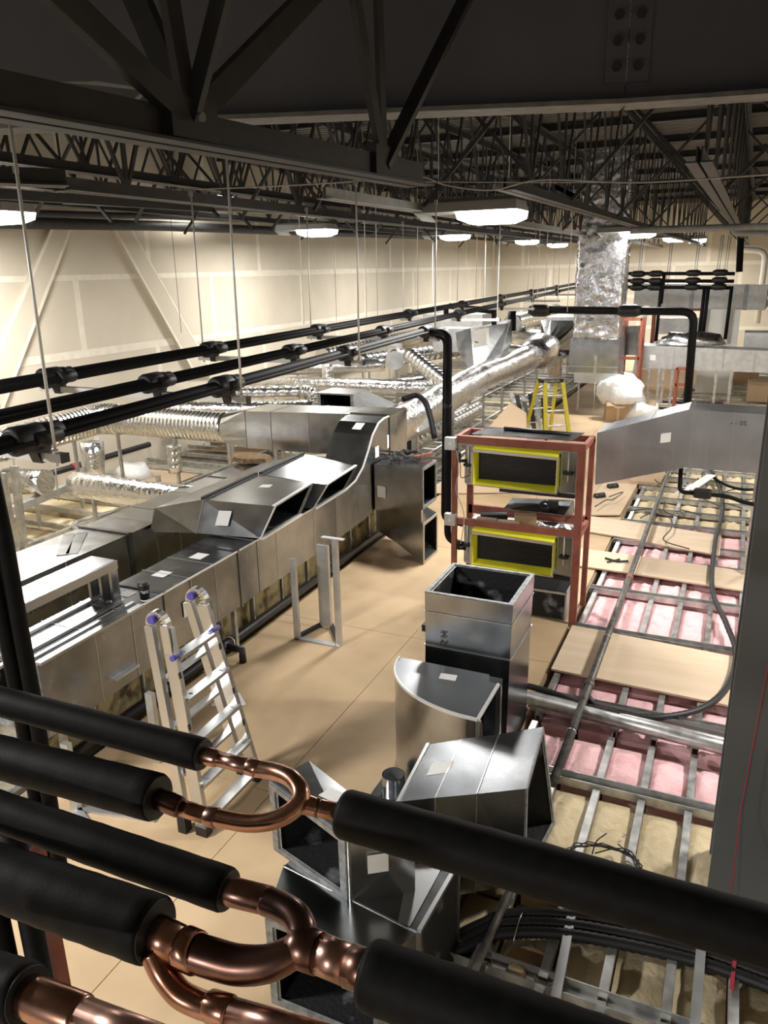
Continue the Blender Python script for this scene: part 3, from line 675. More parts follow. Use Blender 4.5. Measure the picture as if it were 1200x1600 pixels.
# bodies crossing further back
for i, (a, b, r, kind, lab) in enumerate([
    ((-9.5, 10.8, 1.0), (-6.622, 11.674, 1), .16, 'f', 'foil duct crossing just behind the bright cross duct'),
    ((-9.684, 12.294, 1.05), (-7.744, 13.13, 1.05), .13, 'r', 'ribbed duct with a round elbow left of the black box opening'),
    ((-9.772, 14.312, 1), (-5.191, 14.583, 1), .16, 'f', 'long foil duct crossing behind the elbow, bright on top'),
    ((-9.774, 15.801, 1.1), (-7.77, 17.228, 1.1), .15, 'f', 'foil duct crossing left of the round white disc'),
    ((-8.619, 17.562, 1.1), (-7.204, 21.304, 1.1), .20, 'r', 'ribbed duct leading to the grey fan coil box'),
    ((-6.816, 15.091, 0.9), (-5.523, 16.803, 0.9), .16, 'f', 'foil duct crossing behind the black riser'),
    ((-6.361, 22.982, 0.9), (-4.062, 21.423, 0.9), .20, 'f', 'foil duct crossing beyond the ragged cuff'),
    ((-6.914, 25.718, 1.1), (-4.563, 24.945, 1.1), .25, 'f', 'foil duct crossing left of the foil riser, second one back'),
    ((-7.77, 29.326, 1.1), (-5.279, 28.759, 1.1), .25, 'f', 'foil duct crossing left of the foil riser, farthest back'),
    ((-9.65, 17.6, 1.2), (-9.65, 27, 1.2), .22, 'r', 'ribbed duct running along the drywall wall in the distance'),
    ((-6.593, 24.479, 1.6), (-6.622, 30.938, 1.6), .28, 'r', 'wide ribbed duct slanting away left of the foil riser')]):
    if kind == 'f': foil_duct('foil_duct', lab, [a, lerp(a, b, .5), b], r, amp=.06)
    else: ribbed('spiral_duct', lab, [a, b], r, pitch=.22, rib=.012)
a = Vector((-7.744, 13.13, 1.05))
ribbed('duct_elbow', 'round segmented elbow at the end of the ribbed crossing duct', bend([a, a+Vector((.28, 0, 0)), a+Vector((.30, -.02, -.55))], .25, 6), .135, pitch=.1, rib=.01)
bo = duct('boot_duct', 'rectangular duct end with a black opening behind the cross duct', [RY(9.6, -5.38, -4.80, 1.42, 1.655), RY(10.1, -5.38, -4.80, 1.30, 1.655)], GALV, open0=True)
make('side_wedge', MB().prism([(-4.8, 9.6, 1.655), (-4.8, 9.6, 1.42), (-3.95, 9.9, 1.12), (-4.0, 10.0, 1.22)], (0, .4, 0)), GALVM, bo)
t = thing('capped_duct', 'round pale disc capping a duct in the middle distance', 'duct', (-7.893, 18.175, 1.1))
make('disc', MB().tube([Vector((-6.816, 15.697, 1.4)), Vector((-6.816, 15.697, 1.4))+Vector((-.02, .05, 0))], .20, 24), GALVM, t)
make('stub', MB().tube([Vector((-6.816, 15.697, 1.4))+Vector((-.02, .05, 0)), Vector((-6.816, 15.697, 1.4))+Vector((-.4, .9, 0))], .19, 20), SPIRAL, t)
stands(t, [Vector((-6.816, 15.697, 1.4))+Vector((-.1, .3, 0))], .19)
ribbed('spiral_duct', 'ribbed duct slanting down left of the black riser', [(-6.387, 15.5, 1.541), (-5.055, 14.2, 1.135)], .16, pitch=.16, rib=.012)
# vertical foil stubs rising out of the left bays
foil_duct('foil_stub', 'foil-wrapped vertical duct stub among the left bays', [(-8.1, 7.947, 0.591), (-8.1, 7.987, 1.088)], .16, amp=.06)
ribbed('spiral_stub', 'ribbed vertical duct stub standing on the tan board', [(-7.2, 8.598, 0.576), (-7.2, 8.617, 0.966)], .10, pitch=.08)
foil_duct('foil_stub', 'small twin foil stubs in the middle distance near the middle pipe', [(-8.14, 15, 0.619), (-8.104, 15, 1.386)], .13, amp=.08)

# ================================================================ FITTINGS STANDING ON THE WALKWAY
# two-way fitting leaning against the S-curved duct
t = duct('branch_fitting', 'galvanised two-way fitting on the floor with two black square openings', [RX(-3.76, 8.0, 8.55, .55, 1.12), RX(-3.35, 7.92, 8.4, .62, 1.15), RX(-3.10, 7.86, 8.30, .67, 1.16)], GALV, open1=True, lip=.03)
S2 = [[(-3.76, 8.02, .30), (-3.76, 8.55, .30), (-3.76, 8.55, .62), (-3.76, 8.02, .62)], [(-3.45, 7.96, .18), (-3.45, 8.45, .18), (-3.45, 8.45, .60), (-3.45, 7.96, .60)], [(-3.10, 7.87, .005), (-3.10, 8.33, .005), (-3.10, 8.33, .50), (-3.10, 7.87, .50)]]
S2 = [[Vector(p) for p in r] for r in S2]
make('lower_branch', MB().loft(S2, True, False), GALV, t)
inn = [[p+(sum(r, Vector())/4-p)*.12 for p in r] for r in S2]
make('lower_liner', MB().loft(inn[::-1], False, True), LINER, t)
mb = MB()
for k in range(4):
    a, b = S2[2][k], S2[2][(k+1) % 4]; c, d = inn[2][(k+1) % 4], inn[2][k]; e = Vector((.01, 0, 0)); mb.hexa([a, b, c, d, a+e, b+e, c+e, d+e])
make('lower_flange', mb, EDGE, t)
make('crotch_plate', MB().prism([(-3.76, 8.01, .60), (-3.12, 7.875, .50), (-3.12, 7.875, .67), (-3.76, 8.01, .66)], (0, .05, 0)), GALV, t)
sticker(t, (-3.66, 7.972, .80), (.12, -.03, 0), (.0, 0, .14), (-.1, -1, 0))
t = thing('tool_pile', 'small pile of tools and clips on top of the two-way fitting', 'tools', (-3.5, 8.3, 1.13), kind='stuff')
mb = MB()
for i in range(26):
    c = Vector((random.uniform(-3.76, -3.3), random.uniform(8.1, 8.6), 1.17)); a = random.uniform(0, 6.28); d = Vector((math.cos(a), math.sin(a), random.uniform(-.2, .3)))*random.uniform(.03, .10)
    mb.bar(c-d, c+d, .022, .02)
make('loose_parts', mb, DARK, t, kind='stuff')
make('red_handle', MB().bar((-3.36, 8.25, 1.18), (-3.18, 8.40, 1.20), .03, .03), RED, t)

# tall open duct
def RZ(z, x0, x1, y0, y1): return [(x0, y0, z), (x1, y0, z), (x1, y1, z), (x0, y1, z)]
t = duct('open_duct', 'tall galvanised duct standing on end with an open black-lined top', [RZ(.0, -1.79, -1.185, 4.55, 5.13), RZ(1.195, -1.775, -1.16, 4.535, 5.115)], GALVD, open1=True, lip=.025,
         seams=[(0, .885, .003, .004), (0, .67, .003, .005)])
text('marker_writing', 'H 2', .07, (-1.66, 4.531, .93), (0, 0, -1), (1, 0, 0), INK, t)
make('lid_hinge', MB().box(-1.80, -1.775, 4.54, 5.1, .90, .95), RUBD, t)

# radius elbow
cx, cy, rx, ry = -1.20, 4.40, .71, .54
arc = [(cx-rx*math.cos(a), cy-ry*math.sin(a)) for a in [math.pi/2*k/14 for k in range(15)]]
plan = arc+[(-1.18, 3.86), (-1.18, 4.30), (-1.25, 4.31), (-1.27, 4.40)]
t = thing('radius_elbow', 'curved quarter-round galvanised elbow standing before the tall open duct', 'duct', (-1.5, 4.15, 0))
make('top_cheek', MB().prism([(x, y, .735) for (x, y) in plan], (0, 0, .012)), GALVS, t)
make('bottom_cheek', MB().prism([(x, y, .0) for (x, y) in plan], (0, 0, .012)), GALVD, t)
A2 = [(x, y) for (x, y) in arc]+[(-1.18, 3.86)]
mb = MB(); vs = [(x, y, .012) for (x, y) in A2]+[(x, y, .735) for (x, y) in A2]; n = len(A2)
mb.add(vs, [(i+1, i, n+i, n+i+1) for i in range(n-1)], True); make('heel_sheet', mb, GALV, t)
mb = MB(); A3 = [(cx+(x-cx)*.95, cy+(y-cy)*.95) for (x, y) in A2]; vs = [(x, y, .02) for (x, y) in A3]+[(x, y, .73) for (x, y) in A3]
mb.add(vs, [(i, i+1, n+i+1, n+i) for i in range(n-1)], True); make('liner', mb, LINER, t)
make('liner_floor', MB().prism([(x, y, .014) for (x, y) in plan], (0, 0, .012)), LINER, t)
make('throat_sheet', MB().box(-1.27, -1.18, 4.30, 4.40, .012, .735), GALVD, t)
mb = MB()
for i in range(len(A2)-1): mb.bar((*A2[i], .745), (*A2[i+1], .745), .014, .018)
mb.bar((-1.18, 3.86, .745), (-1.18, 4.30, .745), .016, .022); make('folded_seam', mb, BRIGHT, t)
for y in (3.865, 4.30): make('flange', MB().bar((-1.175, y, .0), (-1.175, y, .74), .02, .03), EDGE, t)
make('heel_band', MB().bar((-1.20, 3.862, 0), (-1.20, 3.862, .73), .10, .004, (0, 1, 0)), GALVD, t)
sticker(t, (-1.508, 4.264, 0.748), (.11, .01, 0), (-.01, .07, 0), (0, 0, 1))

# short duct with slanted open end
r0 = [(-1.38, 3.07, .0), (-1.42, 3.60, .0), (-1.40, 3.585, .688), (-1.37, 3.08, .672)]
r1 = [(-.79, 3.50, .0), (-.735, 4.05, .0), (-.828, 4.02, .688), (-.783, 3.44, .672)]
t = duct('transition_duct', 'shiny galvanised transition with a black open end facing the pink bays', [r0, r1], GALVN, open1=True, lip=.03, seams=[(0, .30, .003, .004), (0, .62, .003, .004), (0, .015, .01, .008)])
sticker(t, (-1.253, 3.423, 0.682), (.10, .07, 0), (-.005, .11, .006), (0, -.055, 1))
t = thing('round_collar', 'small round galvanised collar beside the radius elbow', 'collar', (-1.789, 3.987, 0))
c = Vector((-1.773, 3.951, 0)); ring = [(c+Vector((.075*math.cos(a), .075*math.sin(a), 0))) for a in [2*math.pi*k/20 for k in range(20)]]
c2 = c+Vector((0, 0, .14)); r_o = [p+Vector((0, 0, .14)) for p in ring]
make('wall', MB().loft([ring, r_o], False, False, True), GALV, t)
make('inner_wall', MB().loft([[c2+(p-c2)*.93 for p in r_o], [c+(p-c)*.93 for p in ring]], False, False, True), GALVM, t)
make('base_sheet', MB().prism([(-1.845, 3.567, 0.004), (-1.902, 3.877, 0.004), (-1.901, 4.06, 0.004), (-1.568, 3.947, 0.004), (-1.53, 3.638, 0.004)], (0, 0, .004)), GALVD, t)

# stacked elbows, open ends toward the camera
def elbow(name, label, A, B, Cc, D, z0, zs, m, seams):
    za, zb, zc, zd = zs
    A, B, Cc, D = [Vector((*p, 0)) for p in (A, B, Cc, D)]
    lo = lambda p: Vector((p.x, p.y, z0))
    r0 = [lo(A), lo(B), Vector((B.x, B.y, zb)), Vector((A.x, A.y, za))]
    r1 = [lo(D), lo(Cc), Vector((Cc.x, Cc.y, zc)), Vector((D.x, D.y, zd))]
    return duct(name, label, [r0, r1], m, open0=True, lip=.035, seams=seams, wall=.035)
t = elbow('square_elbow', 'grey square elbow on top of the stack, black-lined mouth toward the copper pipe', (-1.88, 2.71), (-1.385, 2.555), (-1.12, 2.72), (-1.80, 2.95), .50, (.90, .845, .78, .89), GALV, [(0, .02, .006, .006)])
sticker(t, (-1.562, 2.762, 0.88), (.10, -.02, 0), (.03, .07, 0), (0, 0, 1)); sticker(t, (-1.262, 2.622, .70), (.08, .055, 0), (0, 0, .10), (.53, -.85, 0))
t = duct('lined_duct', 'large dark duct at the bottom of the stack under the grey square elbow', [RY(2.32, -1.69, -1.11, .0, .50), [(-1.78, 2.62, 0), (-1.03, 2.50, 0), (-1.03, 2.50, .50), (-1.78, 2.62, .50)], [(-1.72, 2.98, 0), (-1.0, 2.98, 0), (-1.0, 2.98, .5), (-1.72, 2.98, .5)]], GALVD, open0=True, lip=.035, wall=.035, seams=[(1, .02, .004, .004)])
make('side_opening', MB().prism([(-1.022, 2.55, .03), (-1.0, 2.95, .03), (-1.0, 2.95, .47), (-1.022, 2.55, .47)], (.004, 0, 0)), LINER, t)
mb = MB(); mb.bar((-1.02, 2.52, 0), (-1.02, 2.52, .5), .02, .02).bar((-.995, 2.97, 0), (-.995, 2.97, .5), .02, .02).bar((-1.02, 2.52, .5), (-.995, 2.97, .5), .02, .02); make('side_flange', mb, EDGE, t)
make('reflection_patch', MB().prism([(-1.212, 2.877, 0.503), (-1.056, 2.933, 0.503), (-1.067, 2.524, 0.503), (-1.126, 2.53, 0.503)], (0, 0, .002)), EDGE, t)  # light reflected in the dark top, drawn as a brighter sheet

# strut stand: two tall legs joined by a floor rail
t = thing('strut_stand', 'galvanised channel stand on the walkway by the near duct', 'stand', (-3.3, 5.66, 0))
for (x, y, z) in ((-3.50, 5.66, .80), (-3.07, 5.68, 1.04)): make('upright', MB().box(x-.025, x+.025, y-.02, y+.02, 0, z), GALVM, t)
make('back_plate', MB().box(-3.42, -3.30, 5.95, 5.99, .02, .85), GALVM, t)
make('floor_rail', MB().box(-3.52, -3.05, 5.64, 5.70, 0, .012), GALVM, t)
make('floor_rail', MB().bar((-3.5, 5.66, .02), (-3.42, 6.0, .02), .04, .03), RUBD, t); make('floor_rail', MB().bar((-3.07, 5.68, .02), (-3.32, 6.0, .02), .04, .03), RUBD, t)
make('top_bracket', MB().bar((-3.20, 5.68, 1.045), (-2.98, 5.68, 1.045), .05, .01), GALVM, t)
t = thing('strut_stand', 'second channel stand under the near duct end, half hidden by the black pipes', 'stand', (-3.5, 3.4, 0))
for (x, y, z) in ((-3.45, 3.62, .55), (-3.60, 3.0, .5)): make('upright', MB().box(x-.03, x+.03, y-.02, y+.02, 0, z), GALVM, t)
make('floor_rail', MB().bar((-3.62, 3.0, .01), (-3.05, 3.12, .01), .05, .02), GALVM, t); make('floor_rail', MB().bar((-3.6, 3.0, .01), (-3.3, 2.85, .01), .05, .02), GALVM, t)
# black drain pipe at the foot of the knee wall
t = thing('drain_pipe', 'black drain pipe with a tee along the foot of the soiled knee wall', 'pipe', (-3.9, 5, .0))
make('pipe', MB().tube([(-3.93, 3.2, .12), (-3.90, 5.1, .12), (-3.92, 9.5, .10)], .038, 12), RUBD, t)
make('tee', MB().tube([(-3.91, 5.0, .12), (-3.91, 5.16, .12)], .05, 12).tube([(-3.88, 5.08, .12), (-3.72, 5.08, .12), (-3.72, 5.08, .0)], .034, 10), RUBD, t)
make('ring', MB().tube([(-3.91, 5.165, .12), (-3.91, 5.175, .12)], .054, 12), PVC, t)

# ---------------------------------------------------------------- multi-position ladder
t = thing('folding_ladder', 'aluminium folding ladder standing beside the near duct', 'ladder', (-2.85, 3.45, 0))
LT, RT_, LB, RB = Vector((-2.92, 3.27, 1.30)), Vector((-2.92, 3.62, 1.30)), Vector((-2.70, 3.14, .06)), Vector((-2.70, 3.72, .06))
fn = Vector((.98, 0, .17))
def at(a, b, z): return a+(b-a)*((a.z-z)/(a.z-b.z))
make('rail', MB().bar(LT, LB, .085, .035, (0, 1, 0)), ALU, t); make('rail', MB().bar(RT_, RB, .085, .035, (0, 1, 0)), ALU, t)
o = Vector((-.11, -.02, 0)); make('inner_rail', MB().bar(LT+o, at(LT, LB, .10)+o, .06, .04, (0, 1, 0)), ALU, t)
o = Vector((-.11, .0, 0)); make('inner_rail', MB().bar(RT_+o, at(RT_, RB, .10)+o, .06, .04, (0, 1, 0)), ALU, t)
for k, z in enumerate((1.12, .86, .59, .32, .10)):
    a, b = at(LT, LB, z), at(RT_, RB, z)
    make('rung', MB().bar(a+Vector((.03, .01, 0)), b+Vector((.03, -.01, 0)), .075, .022, (0, 0, 1)), ALU, t)
    make('rung_flare', MB().bar(a+Vector((.035, .0, -.02)), a+Vector((.035, .07, .0)), .03, .03).bar(b+Vector((.035, -.0, -.02)), b+Vector((.035, -.07, .0)), .03, .03), ALU, t)
for (p, s) in ((LT, 1), (RT_, -1)):
    B = LB if s == 1 else RB
    h = p+Vector((-.05, -.012*s, .01)); mb = MB()
    arc_ = [h+Vector((.058*math.cos(a), 0, .075*math.sin(a))) for a in [math.pi*k/10 for k in range(11)]]
    arc_ = [h+Vector((.062, 0, -.10))]+arc_+[h+Vector((-.062, 0, -.10))]
    for k in range(len(arc_)-1): mb.bar(arc_[k], arc_[k+1]+(arc_[k+1]-arc_[k]).normalized()*.004, .045, .045, (0, 1, 0))
    hg = make('hinge', mb, ALU, t)
    make('hinge_knob', MB().tube([h+Vector((-.02, -.045, .045)), h+Vector((-.02, .03, .045))], .026, 12), BLUE, hg)
    make('hinge_plate', MB().bar(h+Vector((.062, -.026*s, .02)), h+Vector((.075, -.026*s, -.16)), .055, .008, (0, 1, 0)), ALU, hg)
    q = at(p, B, 1.13)
    make('lock_tab', MB().tube([q+Vector((.03, -.04, 0)), q+Vector((.03, .04, 0))], .018, 10), BLUE, t)
    make('foot', MB().box(B.x-.035, B.x+.045, B.y-.03, B.y+.03, 0, .065), RUBD, t)
    fb = at(p, B, .13)+Vector((-.11, -.03*s, 0)); make('foot', MB().box(fb.x-.03, fb.x+.03, fb.y-.03, fb.y+.03, 0, .13), RUBD, t)
    for z in (1.02, .70, .46):
        e = at(p, B, z); make('print_label', MB().bar(e+Vector((.042, -.012, .02)), e+Vector((.048, -.012, -.02)), .024, .002, (1, 0, 0)), INK, t)
for z in (.95, .65, .35): 
    a = at(LT, LB, z)+Vector((-.11, .02, 0)); b = at(RT_, RB, z)+Vector((-.11, -.02, 0)); make('rear_rung', MB().bar(a, b, .05, .02), ALU, t)

# ---------------------------------------------------------------- cup, papers, batt scrap
c = Vector((-3.829, 4.09, 0.987)); t = thing('coffee_cup', 'black paper coffee cup with lid on the near duct', 'cup', c)
make('cup_body', MB().tube([c, c+Vector((0, 0, .125))], [.031, .043], 20), RUB, t)
make('lid', MB().tube([c+Vector((0, 0, .122)), c+Vector((0, 0, .130)), c+Vector((0, 0, .132)), c+Vector((0, 0, .148)), c+Vector((0, 0, .150))], [.047, .047, .043, .040, .035], 20), RUBD, t)
make('base_ring', MB().tube([c+Vector((0, 0, .002)), c+Vector((0, 0, .012))], [.0318, .0328], 20), WHITE, t)
def cupmark(z, a0, a1, r, wv):
    pts = [c+Vector((r*math.cos(a), r*math.sin(a), z+wv*math.sin(9*a))) for a in [a0+(a1-a0)*k/14 for k in range(15)]]
    return MB().tube(pts, .0022, 5)
make('printed_script', cupmark(.085, -1.5, .1, .0400, .003), WINK, t); make('printed_script', cupmark(.073, -1.25, .0, .0388, .0025), WINK, t)
make('paper_sheet', MB().prism([(-3.577, 4.521, 0.003), (-3.45, 4.627, 0.003), (-3.29, 4.491, 0.003), (-3.359, 4.422, 0.003), (-3.541, 4.368, 0.003)], (0, 0, .002)), WHITE, None, 'white sheet of paper on the walkway behind the ladder', 'paper')
mb = MB(); n = 12; c = Vector((-5.478, 8.01, 1.02)); vs = []
for z in (0, .07):
    for k in range(n):
        a = 2*math.pi*k/n; rr = random.uniform(.85, 1.15); vs.append(c+Vector((.28*rr*math.cos(a), .17*rr*math.sin(a), z)))
mb.add(vs, [tuple(range(n-1, -1, -1)), tuple(range(n, 2*n))]+[(i, (i+1) % n, n+(i+1) % n, n+i) for i in range(n)])
make('insulation_scrap', mb, BROWNB, None, 'brown scrap of insulation lying on the second trunk duct', 'insulation')

# ================================================================ RED FRAME WITH TWO FAN COILS
t = thing('steel_rack', 'red steel rack holding two yellow-edged fan coils', 'rack', (-1.8, 7.15, 0))
X0, X1, YF, YK = -2.395, -1.18, 6.92, 7.40
make('front_post', MB().box(X0-.02, X0+.03, YF-.02, YF+.02, 0, 1.70), RED, t); make('front_post', MB().box(X1-.04, X1+.03, YF-.02, YF+.02, 0, 1.70), RED, t)
make('rear_post', MB().box(X0-.02, X0+.04, YK-.02, YK+.02, 0, 1.72), RED, t); make('rear_post', MB().box(X1-.02, X1+.03, YK-.02, YK+.02, 0, 1.72), RED, t)
make('front_rail', MB().box(X0+.03, X1+.03, YF-.025, YF+.02, 1.70, 1.775), RED, t); make('front_rail', MB().box(X0+.03, X1-.04, YF-.025, YF+.02, .885, .95), RED, t)
make('rear_rail', MB().box(X0, X1+.03, YK-.02, YK+.02, 1.69, 1.75), RED, t); make('rear_rail', MB().box(X0, X1, YK-.02, YK+.02, .86, .95), RED, t)
make('side_rail', MB().box(X1-.02, X1+.02, YF, YK, 1.70, 1.75), RED, t); make('side_rail', MB().box(X0-.02, X0+.02, YF, YK, 1.70, 1.75), RED, t)
make('tie_rail', MB().box(X1-.02, X1+.02, YF, YK, .86, .92), RED, t)
def fan_coil(z0, label, droop):
    t = thing('fan_coil', label, 'fan coil', (-1.8, 7.1, z0))
    xa, xb, h = -2.30, -1.235, .385
    make('casing', MB().box(xa, xb, 6.98, 7.36, z0-.02, z0+h), GALVM, t)
    make('drain_pan', MB().box(xa+.35, xb-.0, 6.95, 7.37, z0-.055, z0-.02), RUBD, t)
    make('right_panel', MB().box(xb-.13, xb, 6.955, 6.98, z0, z0+h-.01), GALVD, t); make('left_panel', MB().box(xa, xa+.09, 6.955, 6.98, z0, z0+h-.01), GALVD, t)
    # flared collar with yellow foam tape
    a, b, c, d = -2.20, -1.385, z0+.02, z0+h-.02
    A, B, C_, D_ = a+.04, b-.02, c+.03, d-.04
    yo, yi = 6.86, 6.97
    def strip(p, q, r, s_, nm, m): make(nm, MB().prism([p, q, r, s_], (0, .008, 0)) if False else MB().hexa([p, q, r, s_, Vector(p)+Vector((0, .01, .001)), Vector(q)+Vector((0, .01, .001)), Vector(r)+Vector((0, .01, .001)), Vector(s_)+Vector((0, .01, .001))]), m, t)
    strip((a, yo, d-.015-droop), (b, yo, d-.03-droop), (b, yi, d+.05), (a+.02, yi, d+.06), 'yellow_tape', YEL)
    strip((a+.015, yo, c), (a+.015, yo, d-.02), (A, yi, D_), (A, yi, C_), 'yellow_tape', YEL)
    strip((a+.015, yo, c), (b, yo, c-.01), (B, yi, C_), (A, yi, C_), 'yellow_tape', YEL)
    strip((b-.012, yo, c), (b-.012, yo, d-.02), (B+.02, yi, D_), (B+.02, yi, C_), 'yellow_tape', YEL)
    mb = MB().bar((a, yo-.004, d-.012-droop), (b, yo-.004, d-.032-droop), .012, .028, (0, 0, 1)).bar((a+.006, yo-.004, c-.01), (a+.006, yo-.004, d-.01), .012, .012).bar((b, yo-.004, c-.02), (b, yo-.004, d-.02), .014, .012).bar((a, yo-.004, c-.005), (b, yo-.004, c-.015), .012, .010)
    make('flange', mb, ALU, t)
    make('coil', MB().box(A, B+.02, yi-.004, yi+.006, C_-.01, D_+.02), COILM, t)
    mb = MB()
    for k in range(15):
        z = C_+.01+k*(D_-C_)/15; mb.box(A, B+.02, yi-.016, yi-.004, z, z+.005)
    make('coil_fins', mb, COILF, t, kind='stuff')
    for x in (xb-.07, xa+.04):
        make('hanger_rod', MB().tube([(x, 6.945, z0+.10), (x, 6.945, z0+h+.02)], .008, 6), ROD, t)
        make('hanger_clamp', MB().box(x-.03, x+.03, 6.92, 6.955, z0+.17, z0+.20).tube([(x-.045, 6.935, z0+.185), (x+.045, 6.935, z0+.185)], .014, 8), RUBD, t)
    return t
f1 = fan_coil(1.30, 'upper fan coil with a yellow-taped black coil in the red rack', .0)
make('valve', MB().tube([(-2.42, 6.95, 1.52), (-2.28, 6.95, 1.52)], .018, 8).tube([(-2.35, 6.95, 1.50), (-2.35, 6.95, 1.60)], .012, 8), RUBD, f1)
f2 = fan_coil(.48, 'lower fan coil with a yellow-taped black coil in the red rack', -.0)
make('valve', MB().tube([(-2.42, 6.95, .62), (-2.28, 6.95, .62)], .018, 8).tube([(-2.35, 6.95, .60), (-2.35, 6.95, .70)], .012, 8), RUBD, f2)
for (z, nm) in ((1.70, 'upper grey electrical box on the left post of the red rack'), (.94, 'lower grey electrical box on the left post of the red rack')):
    b = thing('junction_box', nm, 'electrical box', (-2.42, 6.9, z))
    make('box', MB().box(-2.47, -2.36, 6.84, 6.90, z-.06, z+.06), GALVM, b, bevel=.004); make('switch', MB().box(-2.42, -2.41, 6.833, 6.84, z-.01, z+.015), WHITE, b)
make('control_wire', MB().tube(spline([(-2.36, 6.87, 1.68), (-2.33, 6.86, 1.45), (-2.36, 6.87, 1.25), (-2.29, 6.86, 1.08), (-2.27, 6.86, .95), (-2.30, 6.86, .70)]), .005, 6), CORD, None, 'pale control wire looping down the left side of the red rack', 'wire')
make('control_wire', MB().tube(spline([(-2.35, 6.86, 1.66), (-2.31, 6.85, 1.5), (-2.30, 6.85, 1.38), (-2.22, 6.88, 1.40)]), .004, 6), DARK, None, 'dark control wire beside the upper fan coil', 'wire')
# things lying on the shelf between the coils
t = thing('angled_sheet', 'bent grey sheet-metal angle lying behind the red rack shelf', 'sheet metal', (-1.6, 7.25, .96))
make('sheet', MB().prism([(-1.95, 7.12, 1.02), (-1.36, 7.12, 1.02), (-1.32, 7.38, 1.10), (-1.93, 7.38, 1.06)], (0, 0, .006)), GALVD, t); make('turned_edge', MB().prism([(-1.36, 7.12, 1.02), (-1.32, 7.38, 1.10), (-1.31, 7.38, .98), (-1.35, 7.12, .94)], (.005, 0, 0)), GALVD, t)
t = thing('black_strap_tool', 'small black clamp lying on the bent grey sheet', 'tool', (-1.52, 7.2, 1.05))
make('ring', MB().tube([Vector((-1.55, 7.16, 1.09))+Vector((.045*math.cos(a), 0, .035*math.sin(a))) for a in [2*math.pi*k/16 for k in range(17)]], .013, 8), RUBD, t)
make('body', MB().box(-1.53, -1.43, 7.15, 7.22, 1.08, 1.14), RUBD, t, bevel=.01)
for i, (x, y, dx, dy, dz, m, nm, lab) in enumerate([(-2.08, 7.0, .20, .07, .05, CARDL, 'insulation_strip', 'left tan strip lying on the rack shelf'), (-1.86, 6.99, .22, .07, .05, CARDL, 'insulation_strip', 'middle tan strip lying on the rack shelf'),
                                      (-1.72, 7.08, .2, .12, .10, CARD, 'small_carton', 'brown block on the rack shelf between the fan coils'), (-2.05, 7.12, .25, .1, .06, RUBD, 'rubber_mat', 'folded black mat at the left of the rack shelf')]):
    make(nm, MB().bar((x-dx/2, y-.01*i, .90+dz/2), (x+dx/2, y+.02*i, .90+dz/2), dy, dz), m, None, lab, 'scrap', bevel=.006)
mb = MB(); c = Vector((-1.45, 7.05, .90)); n = 14
vs = [c+Vector((.20*random.uniform(.8, 1.1)*math.cos(2*math.pi*k/n), .07*random.uniform(.8, 1.2)*math.sin(2*math.pi*k/n), 0)) for k in range(n)]
v2 = [c+(p-c)*.75+Vector((0, 0, random.uniform(.03, .07))) for p in vs]; mb.loft([vs, v2])
make('plastic_bag', mb, FOILB, None, 'crumpled clear plastic lying at the right of the rack shelf', 'plastic')
make('black_tube', MB().tube([(-2.0, 7.25, 1.80), (-1.35, 7.22, 1.79)], .02, 8), RUBD, None, 'black tube lying on top of the red rack', 'tube')
make('top_sheet', MB().prism([(-2.25, 7.0, 1.775), (-1.3, 7.0, 1.775), (-1.25, 7.38, 1.775), (-2.2, 7.38, 1.775)], (0, 0, .004)), GALVD, None, 'grey sheet lying on top of the red rack', 'sheet metal')
t = thing('lined_scrap_duct', 'black-lined open duct scrap under the lower fan coil', 'duct', (-1.5, 7.2, 0))
make('shell', MB().box(-1.75, -1.27, 6.95, 7.32, .02, .30), LINER, t); make('edge', MB().box(-1.76, -1.26, 6.94, 6.95, .28, .30).box(-1.27, -1.255, 6.94, 7.3, .02, .30), GALVM, t)

# ================================================================ RIGHT: BIG TRANSITION DUCT, COLUMN, PIPES
R0 = [(-1.285, 8.5, .975), (-1.28, 9.0, .975), (-1.30, 9.0, 1.56), (-1.30, 8.5, 1.56)]
R1 = [(-.385, 8.5, 1.245), (-.385, 9.0, 1.245), (-.405, 9.0, 1.86), (-.405, 8.5, 1.86)]
R2 = [(1.6, 8.5, 1.22), (1.6, 9.0, 1.22), (1.6, 9.0, 1.83), (1.6, 8.5, 1.83)]
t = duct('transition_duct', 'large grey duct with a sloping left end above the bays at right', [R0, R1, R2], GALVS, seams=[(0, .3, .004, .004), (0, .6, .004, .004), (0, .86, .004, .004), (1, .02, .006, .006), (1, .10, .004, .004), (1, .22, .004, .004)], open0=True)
sticker(t, (-0.602, 8.497, 1.551), (.10, 0, .02), (.0, 0, .10), (0, -1, 0)); text('marker_writing', '- - 05', .07, (0.003, 8.494, 1.725), (1, 0, 0), (0, 0, 1), INK, t)
make('support_post', MB().box(.30, .35, 8.78, 8.82, 0, 1.25), STUD, t)
# painted column at the right edge of the view
t = thing('steel_column', 'wide grey painted steel column at the right edge', 'column', (.45, 4.0, 0))
make('flange_plate', MB().box(.155, .80, 3.86, 3.90, -.2, 5.4), COLUMN, t); make('web_plate', MB().box(.46, .50, 3.9, 4.2, -.2, 5.4), COLUMN, t); make('rear_flange', MB().box(.155, .80, 4.2, 4.24, -.2, 5.4), COLUMN, t)
make('base_plate', MB().box(.05, .9, 3.75, 4.35, -.22, -.19), COLUMN, t)
make('chalk_line', MB().tube([(.36, 3.85, 3.2), (.26, 3.80, .6), (.262, 3.60, -.05)], .003, 5), REDS, None, 'red string hanging before the grey column', 'string')
make('strut_post', MB().box(.04, .065, 4.2, 4.225, 0, 0.01), STUD, None, 'tiny offcut by the column foot', 'scrap') if False else None
